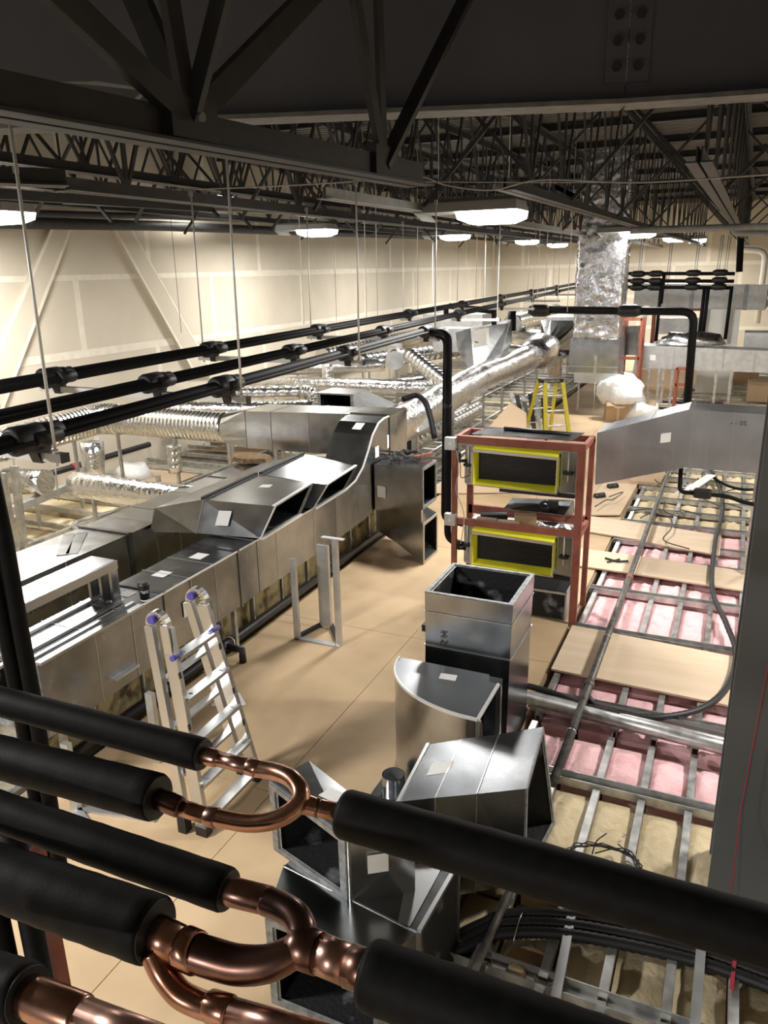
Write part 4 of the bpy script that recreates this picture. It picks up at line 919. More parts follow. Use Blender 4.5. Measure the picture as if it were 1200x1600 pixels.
# refrigerant line dropping under the big duct
t = thing('insulated_pipe', 'black insulated pipe with a joint block below the large grey duct', 'pipe', (-.4, 8.6, .85))
make('line', MB().tube(bend([(-.435, 8.62, 1.4), (-.42, 8.62, .945), (.05, 8.62, .945), (.22, 8.60, .90), (.75, 8.5, .86)], .06), .023, 12), RUB, t)
make('joint_block', MB().box(-.28, -.10, 8.57, 8.67, .90, 1.0), RUBD, t, bevel=.02)
make('black_hose', MB().tube(spline([(-0.217, 12.881, 0.1), (0.047, 12.332, 0.1), (0.311, 12.165, 0.1), (0.699, 12.418, 0.1)]), .022, 8), RUB, None, 'black hose lying behind the joint block at right', 'hose')
# long steel pipe with couplings over the bays
t = thing('steel_pipe', 'long grey steel pipe with grooved couplings lying over the pink bays', 'pipe', (-.82, 4.3, .12))
make('pipe', MB().tube([(-.80, 4.28, .12), (-.805, 9.5, .13), (-.82, 15.5, .14)], .030, 14), PIPED, t)
for y in (5.62, 7.88, 8.0):
    make('coupling', MB().tube([(-.803, y-.035, .121), (-.803, y-.03, .121), (-.803, y+.03, .121), (-.803, y+.035, .121)], [.034, .040, .040, .034], 14), RED if y == 8.0 else PIPED, t)
make('tee', MB().tube([(-.803, 5.45, .12), (-.74, 5.45, .06), (-.70, 5.45, -.05)], .03, 10), RUBD, t)
for y in (4.9, 6.5): make('bracket', MB().tube([(-.803+.034*math.cos(a), y, .12+.034*math.sin(a)) for a in [math.pi*k/8 for k in range(9)]], .005, 5), ALU, t)
# flexible conduit looping round
pts = [(-1.382, 18.724, 0.1), (-0.493, 14.911, 0.08), (0.003, 11.839, 0.06), (-0.015, 9.631, 0.06), (0.012, 8.143, 0.07), (0.166, 7.306, 0.07), (0.255, 6.728, 0.07), (0.207, 6.124, 0.07), (0.046, 5.699, 0.07), (-0.209, 5.451, 0.07), (-0.474, 5.361, 0.07), (-0.759, 5.37, 0.07), (-1.021, 5.446, 0.08), (-1.261, 5.486, 0.08), (-1.437, 5.458, 0.08)]
t = thing('flexible_conduit', 'black flexible conduit looping across the pink bays and plywood', 'conduit', pts[8])
P = spline(pts, 14); make('hose', MB().tube(P, [.0245+.003*(k % 2) for k in range(len(P))], 10), RUBD, t)
# two steel tubes and rails lying across the pink bay
make('steel_tube', MB().tube([(-1.22, 5.30, .085), (1.0, 5.10, .085)], .052, 16), STUD, None, 'thick galvanised tube lying across the pink bays', 'tube')
make('steel_tube', MB().tube([(-1.22, 5.40, .06), (1.0, 5.23, .06)], .030, 14), STUD, None, 'thinner galvanised tube beside the thick one', 'tube')
make('steel_angle', MB().bar((-1.2, 5.50, .05), (1.0, 5.36, .05), .04, .03), EDGE, None, 'bright steel angle lying behind the galvanised tubes', 'angle')

# ================================================================ FOIL RISER AND THE FAR HALF
t = thing('foil_riser', 'tall foil-wrapped square riser with a galvanised box at its foot', 'duct', (-2.9, 18.4, .72))
from mathutils import noise as mnoise
nz = 74; per = []; rings = []
cs = [(-3.44, 18.0), (-2.44, 18.0), (-2.44, 18.9), (-3.44, 18.9)]
for k in range(4):
    a, b = cs[k], cs[(k+1) % 4]
    for q in range(15): per.append((a[0]+(b[0]-a[0])*q/15, a[1]+(b[1]-a[1])*q/15))
for k in range(nz+1):
    z = 1.72+3.9*k/nz; ring = []
    for (x, y) in per:
        d = Vector((x+2.94, y-18.45, 0)); d.normalize()
        p = Vector((x*1.3+z*.8, y*1.3, z*2.1-x*.9))
        e = .03*(abs(mnoise.noise(p*2.6))*1.6-.3)+.028*(abs(mnoise.noise(p*6))-.3)+.010*mnoise.noise(p*13)
        ring.append((x+d.x*e, y+d.y*e, z))
    rings.append(ring)
make('foil_wrap', MB().loft(rings, smooth=True), FOILB, t)
make('corner_tape', MB().bar((-2.43, 17.975, 2.9), (-2.41, 17.98, 5.5), .05, .01, (0, 1, 0)), FOIL, t)
make('foot_box', MB().loft([[(-3.50, 17.95, .98), (-2.40, 17.95, .98), (-2.40, 18.95, .98), (-3.50, 18.95, .98)], [(-3.48, 17.97, 1.72), (-2.42, 17.97, 1.72), (-2.42, 18.93, 1.72), (-3.48, 18.93, 1.72)]]), GALV, t)
make('foot_band', MB().box(-3.36, -2.40, 17.97, 18.9, .74, .98), GALVM, t)
make('seam', MB().box(-3.49, -2.41, 17.935, 17.955, 1.10, 1.125), EDGE, t)
make('strap', MB().box(-2.92, -2.86, 17.92, 17.95, .78, 1.36), STUD, t)
for x in (-3.3, -2.5): make('support_leg', MB().box(x-.02, x+.02, 18.3, 18.34, 0, .76), STUD, t)
make('cord', MB().tube([(-2.87, 17.9, .78), (-2.80, 17.5, .0)], .006, 5), CORD, None, 'thin cord hanging from the foot of the foil riser', 'cord')

# second stepladder (yellow)
t = thing('step_ladder', 'yellow fibreglass stepladder with a black top on the walkway', 'ladder', (-3.25, 15.6, 0))
ft = [Vector((-3.36, 15.05, 1.17)), Vector((-3.07, 15.24, 1.17))]; fb = [Vector((-3.27, 14.90, 0)), Vector((-2.85, 15.17, 0))]
rt_ = [Vector((-3.50, 15.12, 1.17)), Vector((-3.20, 15.32, 1.17))]; rb = [Vector((-3.79, 15.2, 0)), Vector((-3.36, 15.66, 0))]
sv = (fb[1]-fb[0]).normalized()
for k in (0, 1):
    make('front_rail', MB().bar(ft[k], fb[k], .05, .075, sv), YELF, t); make('rear_rail', MB().bar(rt_[k], rb[k], .04, .06, sv), YELF, t)
    make('foot', MB().bar(fb[k], fb[k]+Vector((0, 0, .05)), .06, .05, sv), RUBD, t)
for z in (.30, .59, .88):
    a, b = ft[0]+(fb[0]-ft[0])*(1-z/1.17), ft[1]+(fb[1]-ft[1])*(1-z/1.17); make('step', MB().bar(a, b, .075, .022), ALU, t)
    a, b = rt_[0]+(rb[0]-rt_[0])*(1-z/1.17), rt_[1]+(rb[1]-rt_[1])*(1-z/1.17); make('rear_bar', MB().bar(a, b, .03, .018), ALU, t)
cap = [Vector((-3.40, 14.99, 1.13)), Vector((-3.03, 15.22, 1.13)), Vector((-3.16, 15.38, 1.13)), Vector((-3.54, 15.13, 1.13))]
make('top_cap', MB().prism(cap, (0, 0, .075)), RUBD, t, bevel=.008)
text('ladder_lettering', 'FEATHERLITE', .052, cap[0]+sv*.03+Vector((.004, -.006, .018)), sv, (0, 0, 1), WINK, t)
make('paper_label', MB().bar(ft[0]+Vector((.05, .0, -.06)), ft[0]+Vector((.05, .0, -.15)), .08, .003, (.5, -.8, 0)), WHITE, t)
make('ladder_sticker', MB().bar(ft[0]+(fb[0]-ft[0])*.12+Vector((-.01, -.022, 0)), ft[0]+(fb[0]-ft[0])*.5+Vector((-.01, -.022, 0)), .03, .002, (.3, -.9, 0)), WHITE, t)
make('spreader', MB().bar(ft[1]+(fb[1]-ft[1])*.3, rt_[1]+(rb[1]-rt_[1])*.3, .02, .008), ALU, t)

# white plastic bag on a carton
t = thing('cardboard_box', 'brown cardboard box under the white plastic bag', 'box', (-2.248, 17.36, 0))
o = Vector((-2.209, 17.373, 0)); make('carton', MB().prism([o+Vector((-.30, .0, 0)), o+Vector((.22, .12, 0)), o+Vector((.12, .5, 0)), o+Vector((-.40, .38, 0))], (0, 0, .42)), CARD, t)
make('tape', MB().prism([o+Vector((-.08, .048, .0)), o+Vector((-.02, .062, .0)), o+Vector((-.02, .060, .42)), o+Vector((-.08, .046, .42))], (.0, -.004, 0)), CARDL, t)
make('flap', MB().prism([o+Vector((-.30, .0, .42)), o+Vector((.22, .12, .42)), o+Vector((.24, -.02, .36)), o+Vector((-.28, -.12, .36))], (0, 0, .006)), CARD, t)
c = o+Vector((-.02, .32, .55)); mb = MB(); vs = []; fs = []; nu, nv = 18, 10
for j in range(nv+1):
    for i in range(nu):
        th = 2*math.pi*i/nu; ph = math.pi*j/nv; q = 1+.16*math.sin(3*th+j)+random.uniform(-.10, .10)
        vs.append(c+Vector((.52*q*math.sin(ph)*math.cos(th), .35*q*math.sin(ph)*math.sin(th), .36*q*math.cos(ph)+(.10*math.sin(th*2) if j < 5 else 0))))
for j in range(nv):
    for i in range(nu): fs.append((j*nu+i, (j+1)*nu+i, (j+1)*nu+(i+1) % nu, j*nu+(i+1) % nu))
mb.add(vs, fs, True); make('plastic_bag', mb, WHITEP, None, 'white plastic bag bunched up over the cardboard box', 'bag')
mb = MB(); c = o+Vector((.45, .1, .35)); vs = [c+Vector((.40*random.uniform(.7, 1.2)*math.cos(6.283*k/12), .22*random.uniform(.7, 1.2)*math.sin(6.283*k/12), -.3)) for k in range(12)]
mb.loft([vs, [c+(p-c)*.7+Vector((0, 0, random.uniform(.15, .35))) for p in vs]], smooth=True); make('plastic_sheet', mb, WHITEP, None, 'loose end of white plastic right of the cardboard box', 'plastic')
# tan board and metal offcuts leaning at the walkway edge
make('leaning_board', MB().prism([(-4.05, 10.6, .03), (-2.70, 11.2, .02), (-2.95, 11.9, 1.10), (-3.2, 11.9, 1.25)], (.01, .03, 0)), CARDL, None, 'tan board leaning at the walkway edge behind the red rack', 'board')
for k in range(6):
    a = Vector((-4.0+.10*k, 15.6+.05*k, .02)); b = Vector((-4.35+.14*k, 16.2, .72-.04*(k % 3)))
    make('stud_offcut', MB().bar(a, b, .09, .03), GALVD if k % 2 else STUD, None, 'grey stud offcut leaning left of the yellow stepladder, %s from the left' % ORD[k], 'stud', 'stud offcuts left of the yellow stepladder')

# grey fan coil boxes in the middle distance, left
t = thing('fan_coil', 'pale grey ceiling fan coil with a tapered plenum left of the foil riser', 'fan coil', (-5.9, 16.8, 1.0))
make('tapered_plenum', MB().loft([[(-5.653, 16.5, 1.553), (-5.151, 16.2, 1.02), (-4.797, 16.6, 1.051), (-4.835, 18, 1.614)], [(-5.874, 17, 1.897), (-5.528, 17, 2.014), (-5.06, 18.5, 2.015), (-5.12, 19, 2.087)]]), GALVM, t)
make('casing', MB().box(-6.5, -5.3, 17.2, 18.0, 1.45, 1.95), GALVM, t)
make('control_box', MB().loft([[(-5.126, 16, 1.68), (-4.846, 16, 1.752), (-4.853, 16, 2.093), (-5.131, 16, 2.025)], [(-5.289, 16.6, 1.62), (-4.97, 16.6, 1.695), (-4.978, 16.6, 2.049), (-5.294, 16.6, 1.977)]]), PVC, t)
for k in (0, 1): make('knockout', MB().tube([Vector((-5.082, 15.99, 1.802))+Vector((.04*k, -.005, -.01*k)), Vector((-5.085, 16, 1.801))+Vector((.04*k, 0, -.01*k))], .014, 8), INK, t)
t = thing('fan_coil', 'second pale grey fan coil box farther back under the hung pipes', 'fan coil', (-6.9, 21, 1.2))
make('casing', MB().box(-8.0, -6.3, 20.4, 21.4, 1.5, 2.1), GALVM, t)
for x in (-7.9, -6.4): make('hanger_rod', MB().tube([(x, 20.9, 2.1), (x, 20.9, 5.56)], .012, 6), ROD, t)
make('trim_strip', MB().box(-8.0, -6.3, 20.38, 20.4, 1.75, 1.78), EDGE, t); make('access_panel', MB().box(-7.6, -6.9, 20.37, 20.4, 1.55, 1.72), PVC, t)
for (lab, q) in (('black pipe drop left of the tapered fan coil', [(-6.465, 18, 2.437), (-6.464, 18, 2.141)]), ('black pipe drop right of the tapered fan coil', [(-5.283, 18, 2.351), (-5.271, 18, 1.827), (-5.424, 18, 1.722)]), ('thick black pipe drop right of the tapered fan coil', [(-5.126, 19, 2.268), (-5.112, 19, 1.797)])):
    make('pipe_drop', MB().tube(bend(q, .1), .06 if 'thick' not in lab else .10, 10), RUB, None, lab, 'pipe')
make('pipe_header', MB().tube([(-6.385, 18, 2.437), (-5.313, 18, 2.322)], .07, 10), RUB, None, 'black pipe header across the pale fan coils', 'pipe')
# wall side boxes
for i, (xa, xb, y, za, zb_, lab) in enumerate([(-9.4, -7.6, 12.0, .3, .75, 'low grey duct box near the wall behind the middle pipe'), (-9.3, -8.2, 18.8, .9, 1.4, 'grey duct box against the drywall beyond the trapezes'), (-9.1, -7.2, 24.2, .9, 1.6, 'far grey duct box along the drywall wall')]):
    duct('box_duct', lab, [RX(xa, y, y+.6, za, zb_), RX(xb, y, y+.6, za, zb_)], GALVM, seams=[(0, .5, .01, .01)])
for o in [q for q in COL.objects if q.name.startswith('box_duct')]:
    w_ = WORLD[o]
    for dx in (-.5, .5): make('support_leg', MB().box(w_.x+dx-.02, w_.x+dx+.02, w_.y-.02, w_.y+.02, -.05, w_.z), STUD, o)
POSTS = [(-8.1, 6.5, 1.0), (-7.0, 8.0, .7), (-6.5, 10.2, .8), (-7.9, 10.9, .8), (-6.2, 13.0, .9), (-7.0, 15.3, 1.0), (-5.6, 13.5, .9), (-4.6, 11.3, .95), (-4.75, 13.6, .95), (-4.9, 17.5, .9), (-5.2, 16.0, 1.0), (-6.6, 17.9, .9), (-4.6, 19.5, 1.0), (-7.6, 13.2, 1.0)]
for i, (x, y, h) in enumerate(POSTS):
    make('stud_post', MB().box(x-.03, x+.03, y-.02, y+.02, -.05, h), STUD, None, 'short galvanised stud standing in the left bays, %s nearest to the camera' % ORD[sorted(q[1] for q in POSTS).index(y)], 'stud', 'short studs standing in the left bays')
make('steel_track', MB().bar((-8.324, 6.237, 0.4), (-8.63, 8.057, 0.4), .10, .10), GALVM, None, 'white galvanised track crossing the cream batts at far left', 'track')
t = thing('stud_post', 'tall stud with a round rod standing before the cream batts at far left', 'stud', (-7.933, 6.471, 0))
make('stud', MB().bar((-7.93, 6.468, 0.001), (-7.93, 6.528, 1.097), .10, .05, (0, 1, 0)), STUD, t); make('rod', MB().tube([(-7.9, 6.504, 1.105), (-7.9, 6.543, 1.399)], .012, 6), ROD, t)
make('thin_rod', MB().tube([(-8, 7.185, 0.466), (-8, 7.22, 1.168)], .012, 6), STUD, None, 'thin rod rising through the white track at far left', 'rod')
make('drain_line', MB().tube([(-9.8, 8.4, .30), (-9.75, 11.0, .30)], .05, 10), RUBD, None, 'black drain line with a red mark among the left bays', 'pipe')
make('red_mark', MB().tube([(-9.79, 9.15, .30), (-9.79, 9.27, .30)], .058, 10), REDS, None, 'red tape band on the black drain line', 'tape')
make('bent_conduit', MB().tube(spline([(-7.604, 7.73, 0.05), (-7.59, 7.354, 0.05), (-7.895, 7.295, 0.05), (-8.082, 7.459, 0.05), (-8.095, 7.637, 0.05), (-7.971, 8.131, 0.05)]), .025, 8), STUD, None, 'thin bent conduit loop on the cream batts behind the second trunk duct', 'conduit')
mb = MB(); c = Vector((-9.2, 9.9, .02)); vs = [c+Vector((.45*random.uniform(.6, 1.2)*math.cos(6.283*k/12), .25*random.uniform(.6, 1.2)*math.sin(6.283*k/12), 0)) for k in range(12)]
mb.loft([vs, [c+(p-c)*.6+Vector((0, 0, random.uniform(.1, .25))) for p in vs]], smooth=True); make('plastic_sheet', mb, WHITEP, None, 'crumpled white plastic at the foot of the foil stub among the left bays', 'plastic')

# ---------------------------------------------------------------- right half, far
fdR = duct('cross_duct', 'long pale duct on thin legs across the far right side', [RX(-2.25, 20, 20.7, .87, 1.41), RX(.9, 20, 20.7, .84, 1.34)], GALVM, seams=[(0, .27, .006, .004), (0, .62, .006, .004), (0, .83, .006, .004)])
sticker(fdR, (-1.874, 19.995, 1.125), (.13, 0, 0), (0, 0, .13), (0, -1, 0))
for x in (-2.18, -1.93, -1.70, -1.60, -1.40, -.42, -.10): make('support_leg', MB().box(x-.03, x+.03, 20.0, 20.05, 0, .88), STUD, fdR)
mb = MB(); n = 16; c = Vector((-1.1, 20.4, 1.42)); vs = [c+Vector((.85*random.uniform(.8, 1.1)*math.cos(6.283*k/n), .32*random.uniform(.8, 1.1)*math.sin(6.283*k/n), 0)) for k in range(n)]
mb.loft([vs, [c+(p-c)*.8+Vector((0, 0, random.uniform(.12, .30))) for p in vs], [c+(p-c)*.3+Vector((0, 0, random.uniform(.2, .34))) for p in vs]], smooth=True)
make('foil_blanket', mb, FOILB, None, 'crumpled foil blanket on top of the long pale duct', 'foil')
duct('cross_duct', 'pale duct crossing high behind the black pipe rack', [RX(-3.2, 26.5, 27.2, 2.0, 2.72), RX(.6, 26.5, 27.2, 1.9, 2.62)], GALVM, seams=[(0, .45, .06, .01), (0, .85, .06, .01)])
foil_duct('foil_duct', 'foil duct at the far right beyond the column', [(.6, 26.9, 2.25), (1.6, 26.9, 2.2), (3.0, 26.9, 2.15)], .38, amp=.06)
duct('supply_box', 'white galvanised box standing behind the foil blanket', [RY(22.2, -.95, -.05, .0, 2.15), RY(22.8, -.95, -.05, .0, 2.15)], PVC)
duct('cross_duct', 'low pale duct behind the foil blanket at far right', [RX(.1, 21.6, 22.4, 1.2, 1.62), RX(2.5, 21.6, 22.4, 1.2, 1.62)], GALVM, seams=[(0, .4, .02, .008)])
for i, (x0, x1, y, z, nm) in enumerate([(-2.5, -2.1, 19.2, 2.1, 'dark red frame just right of the foil riser'), (-2.35, -.6, 24.2, 2.05, 'dark red frame holding a grey unit behind the foil blanket'), (-1.28, -1.02, 19.6, .95, 'short dark red posts under the long pale duct')]):
    t = thing('steel_rack', nm, 'rack', ((x0+x1)/2, y, 0))
    for x in (x0, x1):
        for yy in (y, y+.5): make('post', MB().box(x-.03, x+.03, yy-.03, yy+.03, 0, z), RED, t)
    for zz_ in (z-.05, z*.55): make('rail', MB().box(x0, x1, y-.03, y+.03, zz_, zz_+.07), RED, t)
    if i == 1: make('unit', MB().box(x0+.15, x1-.1, y-.02, y+.4, 1.35, 1.80), GALVM, t)
    if i == 0: make('unit', MB().box(x0-.45, x1-.08, y+.1, y+.5, 1.25, 1.9), GALVD, t)
# pipe rack at far right: three lines with drops
def rack_line(z, lab, drops):
    t = thing('insulated_pipe', lab, 'pipe', (-1.5, 22, z-.05))
    make('line', MB().tube([(-3.1, 22, z), (-.28, 22, z-.05)], .045, 10), RUB, t)
    for x in (-2.6, -2.15, -1.25, -.62):
        make('hanger_insert', MB().tube([(x-.18, 22, z-.02), (x-.10, 22, z-.02), (x+.10, 22, z-.02), (x+.18, 22, z-.02)], [.05, .085, .085, .05], 10), RUBD, t)
    for (x, zb) in drops: make('drop', MB().tube([(x, 22, z-.02), (x-.02, 22, zb)], .045, 10), RUB, t)
rack_line(3.07, 'top black pipe of the far right pipe rack', [(-1.95, 2.3)])
rack_line(2.89, 'middle black pipe of the far right pipe rack', [(-2.0, 1.35)])
rack_line(2.73, 'bottom black pipe of the far right pipe rack with long drops', [(-.95, 1.4), (-.86, 1.4), (-.32, 1.42)])
for x in (-2.62, -1.9, -1.25, -.72, -.55):
    for dx in (0, .05): make('threaded_rod', MB().tube([(x+dx, 22.08, 2.6), (x+dx+.04, 22.08, 3.95)], .012, 6), ROD, None, '%s threaded rod of the %s pair over the far right pipe rack' % ('left' if dx == 0 else 'right', ORD[[-2.62, -1.9, -1.25, -.72, -.55].index(x)]), 'rod', 'rods over the far right pipe rack')
t = thing('insulated_riser', 'black insulated pipe turning down before the long pale duct', 'pipe', (-.85, 16, .6))
make('line', MB().tube(bend([(-3.658, 16, 2.458), (-0.828, 16, 2.427), (-0.795, 16, 0.586)], .22), .075, 12), RUB, t)
for x in (-3.75, -2.0): make('hanger_insert', MB().tube([(x-.22, 16, 2.44), (x-.12, 16, 2.44), (x+.12, 16, 2.44), (x+.22, 16, 2.44)], [.08, .12, .12, .08], 12), RUBD, t)
make('white_pipe', MB().tube(bend([(-0.377, 30, 4.1), (-0.314, 30, 3.692), (0.491, 30, 3.629), (0.484, 30, 1.287)], .3), .10, 10), PVC, None, 'white pipe elbow on the far wall at right', 'pipe')
make('vent_riser', MB().tube([(-0.329, 24, 5.057), (-0.205, 24, 3.037)], .09, 10), RUB, None, 'black vertical pipe at the far right above the pipe rack', 'pipe')
make('conduit_run', MB().tube([(-1.566, 12, 3.753), (0.26, 12, 3.733)], .05, 10), CHORDL, None, 'pale horizontal pipe under the joists at right', 'pipe')
make('conduit_run', MB().tube(bend([(-0.237, 12, 3.769), (-0.227, 12, 3.671), (0.272, 12, 3.638)], .06), .04, 10), CHORDL, None, 'pale bent pipe under the joists at right', 'pipe')
for i, (x, y, lx, ly, lz, m, lab) in enumerate([(-1.7, 23, 1.6, .5, .5, CARDL, 'tan roll lying beyond the thin duct legs'), (.0, 18.3, 1.6, 1.2, .04, CARDL, 'tan board lying by the column beyond the large duct'), (-.2, 24.5, 1.6, .5, .4, CARD, 'brown carton stack at far right'), (1.0, 21.3, 1.4, .6, .5, CARDL, 'tan carton right of the low pale duct')]):
    make('carton', MB().box(x-lx/2, x+lx/2, y-ly/2, y+ly/2, .0, lz), m, None, lab, 'board', bevel=.02)
for i in range(5):
    make('scrap_pipe', MB().tube([(-1.9+.1*i, 18.6+.5*i, .06), (-.2, 18.8+.45*i, .06)], .03, 8), RUBD if i % 2 else STUD, None, 'loose pipe on the framing under the long pale duct, %s nearest' % ORD[i], 'pipe', 'pipes under the long pale duct')
make('perforated_strap', MB().bar((-2.42, 21, -.0), (-2.22, 21, 2.3), .14, .01, (0, 1, 0)), GALVM, None, 'perforated metal strap right of the foil riser', 'strap')
# debris on the far bays at right
for i in range(9):
    a = Vector((-1.5+.19*i, random.uniform(10.4, 12.8), .07)); pts = [a]
    for k in range(4): pts.append(pts[-1]+Vector((random.uniform(-.1, .35), random.uniform(-.5, .35), random.uniform(-.03, .04))))
    for p in pts: p.z = max(p.z, .04)
    make('loose_wire', MB().tube(spline(pts, 5), .008, 5), DARK, None, 'loose dark wire on the cream batts at right, starting %s from the left' % ORD[i], 'wire', 'loose wires over the cream batts')
for i, (x, y) in enumerate([(-1.7, 11.2), (-1.6, 11.8)]):
    make('debris', MB().tube([(x, y, .05), (x+.12, y+.1, .06)], .05, 6), RUBD, None, ['black fitting lying near the rack on the far board', 'black fitting lying behind the first on the far board'][i], 'fitting')
mb = MB()
pts = spline([(-0.615, 11.458, 0.15), (-0.408, 11.444, 0.25), (-0.267, 12.138, 0.2), (-0.177, 12.693, 0.15)]); 
for i in range(len(pts)-1): mb.bar(pts[i], pts[i+1], .13, .012)
make('white_strap', mb, WHITEP, None, 'white fabric strip lying below the large grey duct', 'strap')
make('carton', MB().box(-1.35, -.85, 12.2, 12.6, 0, .35), CARDL, None, 'tan wad of insulation below the large grey duct', 'insulation', bevel=.08)
t = thing('black_wire_clip', 'small black bent wire on the plywood strip beside the rack', 'wire', (-1.1, 8.7, .04))
make('wire', MB().tube([(-1.16, 8.72, .045), (-1.02, 8.66, .045), (-.90, 8.70, .05)], .012, 6).tube([(-1.12, 8.60, .045), (-1.0, 8.74, .045)], .010, 6), RUBD, t)

# cable strung across under the joists, paper streamers
make('strung_cable', MB().tube(spline([(-7.204, 6, 4.108), (-5.845, 6, 4.058), (-4.315, 6, 3.995), (-3.127, 6, 3.972), (-2.431, 6, 3.981), (-2.143, 6, 3.896), (-1.791, 6, 3.845), (-1.433, 6, 3.894), (-0.741, 6, 3.836), (0.092, 6, 3.837)]), .006, 6), CORD, None, 'thin white cable strung across under the joists', 'cable')
make('strung_cable', MB().tube(spline([(-2.478, 6.05, 3.947), (-1.468, 6.05, 3.883), (-0.748, 6.05, 3.843)]), .004, 6), CORD, None, 'second thin cable strung level beside the sagging one', 'cable')
make('paper_streamer', MB().prism([(-1.84, 8.271, 4.076), (-1.84, 8.34, 4.028), (-1.84, 9.405, 4.008), (-1.84, 9.696, 4.055)], (0, .004, 0)), CHORDL, None, 'torn grey strip hanging at the joist left of the foil riser', 'strip')
make('torn_strip', MB().prism([(-2.836, 2.9, 4.112), (-2.605, 2.9, 4.074), (-2.395, 2.9, 4.036), (-2.417, 2.9, 4.05), (-2.637, 2.9, 4.095)], (0, .004, 0)), CHORDL, None, 'torn pale strip stuck to the nearest joist', 'strip')
make('cable_tie', MB().bar((-2.185, 2.6, 3.929), (-2.062, 2.6, 3.99), .016, .006), CHORDL, None, 'pale strap at the gusset of the nearest joist', 'strap')

# ---------------------------------------------------------------- items on the near right bays
P = []
for k in range(60):
    a = 6.283*k/14; r = .17+.02*math.sin(k*1.3); P.append(Vector((-0.389, 3.798, 0.02))+Vector((1.15*r*math.cos(a), .8*r*math.sin(a), .012*(k % 5))))
t = thing('wire_coil', 'coil of thin dark wire on the cream batts by the black pipe', 'wire', (-0.389, 3.798, 0.02))
make('coil', MB().tube(P, .004, 5), DARK, t)
make('loose_end', MB().tube(spline([(-0.468, 3.834, 0.04), (-0.454, 3.878, 0.1), (-0.408, 3.946, 0.12)]), .004, 5).tube(spline([(-0.451, 3.839, 0.05), (-0.348, 3.835, 0.12), (-0.261, 3.849, 0.12), (-0.188, 3.804, 0.05)]), .004, 5), DARK, t)
for i, dy in enumerate((0, .066, .132)):
    q = [Vector((-1.04, 2.868, -0.02))+Vector((0, dy, 0)), Vector((-0.911, 2.987, 0.02))+Vector((0, dy, .0)), Vector((-0.778, 3.106, 0.03))+Vector((0, dy, 0)), Vector((-0.445, 3.241, 0.02))+Vector((0, dy, 0)), Vector((0.118, 3.334, 0))+Vector((0, dy, 0)), Vector((0.582, 3.31, 0))+Vector((0, dy, 0))]
    q = spline(q, 26); make('corrugated_conduit', MB().tube(q, [.028+.004*(k % 2) for k in range(len(q))], 10), RUBD, None, ['nearest of three black corrugated conduits at lower right', 'middle of three black corrugated conduits at lower right', 'farthest of three black corrugated conduits at lower right'][i], 'conduit')
make('cable_tie', MB().tube([Vector((-0.725, 3.107, 0.03))+Vector((0, .055+.10*math.cos(a), .045*math.sin(a))) for a in [6.283*k/14 for k in range(15)]], .003, 5), ALU, None, 'pale tie around the black corrugated conduits', 'tie')
make('steel_track', MB().bar((-0.874, 2.8, 0.02), (-0.832, 3.363, 0.02), .05, .04), STUD, None, 'dark steel track slanting at the left of the lower right bays', 'track')
make('steel_pipe', MB().tube([(-0.85, 2.743, 0.07), (-0.823, 3.35, 0.07)], .022, 10), PIPED, None, 'thin steel pipe lying beside the slanting track', 'pipe')
for i, (a, b) in enumerate([((-0.493, 3.387, 0.02), (-0.463, 2.837, 0.02)), ((0.143, 3.394, 0.02), (0.14, 2.922, 0.02))]):
    make('steel_stud', MB().bar(a, b, .045, .04), GALVM, None, ['bright stud over the lower right bays, left one', 'bright stud over the lower right bays, right one'][i], 'stud')
c = Vector((-0.636, 3.019, -0.06)); t = thing('round_plate', 'round tan plate with crumpled plastic in the lower right bay', 'plate', c)
make('disc', MB().tube([c, c+Vector((0, 0, .02))], .12, 24), CARD, t)
mb = MB(); c2 = c+Vector((-.05, -.08, .02)); vs = [c2+Vector((.07*random.uniform(.7, 1.2)*math.cos(.6283*k), .055*random.uniform(.7, 1.2)*math.sin(.6283*k), 0)) for k in range(10)]
mb.loft([vs, [c2+(p-c2)*.6+Vector((0, 0, .05)) for p in vs]], smooth=True); make('crumpled_plastic', mb, CARDL, t)
make('ring', MB().tube([c+Vector((.09+.045*math.cos(a), -.05+.04*math.sin(a), .03)) for a in [6.283*k/16 for k in range(17)]], .008, 6), PVC, t)
text('stud_marking', '1 7/2', .045, (-0.573, 3.774, 0.012), (.05, 1, 0), (-1, .05, 0), INK, floor); text('stud_marking', 'N/', .04, (-0.309, 4.08, 0.012), (.05, 1, 0), (-1, .05, 0), INK, floor)
make('red_strap', MB().bar((0.298, 3.399, 0.02), (0.287, 3.22, 0.02), .018, .01), REDS, None, 'short red strap hanging among the lower right bays', 'strap')

# ================================================================ COPPER PIPES CLOSE TO THE CAMERA
def insul(name, label, a, b, r, core=.013, hollow=True):
    a, b = Vector(a), Vector(b); t = thing(name, label, 'pipe', (b.x, b.y, b.z-r)); d = (b-a).normalized()
    n = 26; pts = [lerp(a, b, k/n) for k in range(n+1)]
    fs_ = make('foam_sleeve', MB().tube(pts+[b+d*.004], [r*(1+.012*math.sin(k*2.3)) for k in range(n+1)]+[r*.94], 32), RUB, t)
    make('sleeve_end', MB().tube([b+d*.0045, b+d*.0055], [r*.93, r*.90], 32), RUBD, fs_)
    return t
insul('insulated_pipe', 'uppermost black foam-covered pipe from the left, ending in slim copper', (-1.233, 0.72, 2.667), (-0.61, 0.72, 2.676), .0225)
insul('insulated_pipe', 'second black foam-covered pipe from the left, under the uppermost', (-1.147, 0.65, 2.621), (-0.632, 0.65, 2.65), .0305)
insul('insulated_pipe', 'third black foam-covered pipe from the left, ending in bare copper bend', (-1.002, 0.554, 2.644), (-0.455, 0.554, 2.65), .0240)
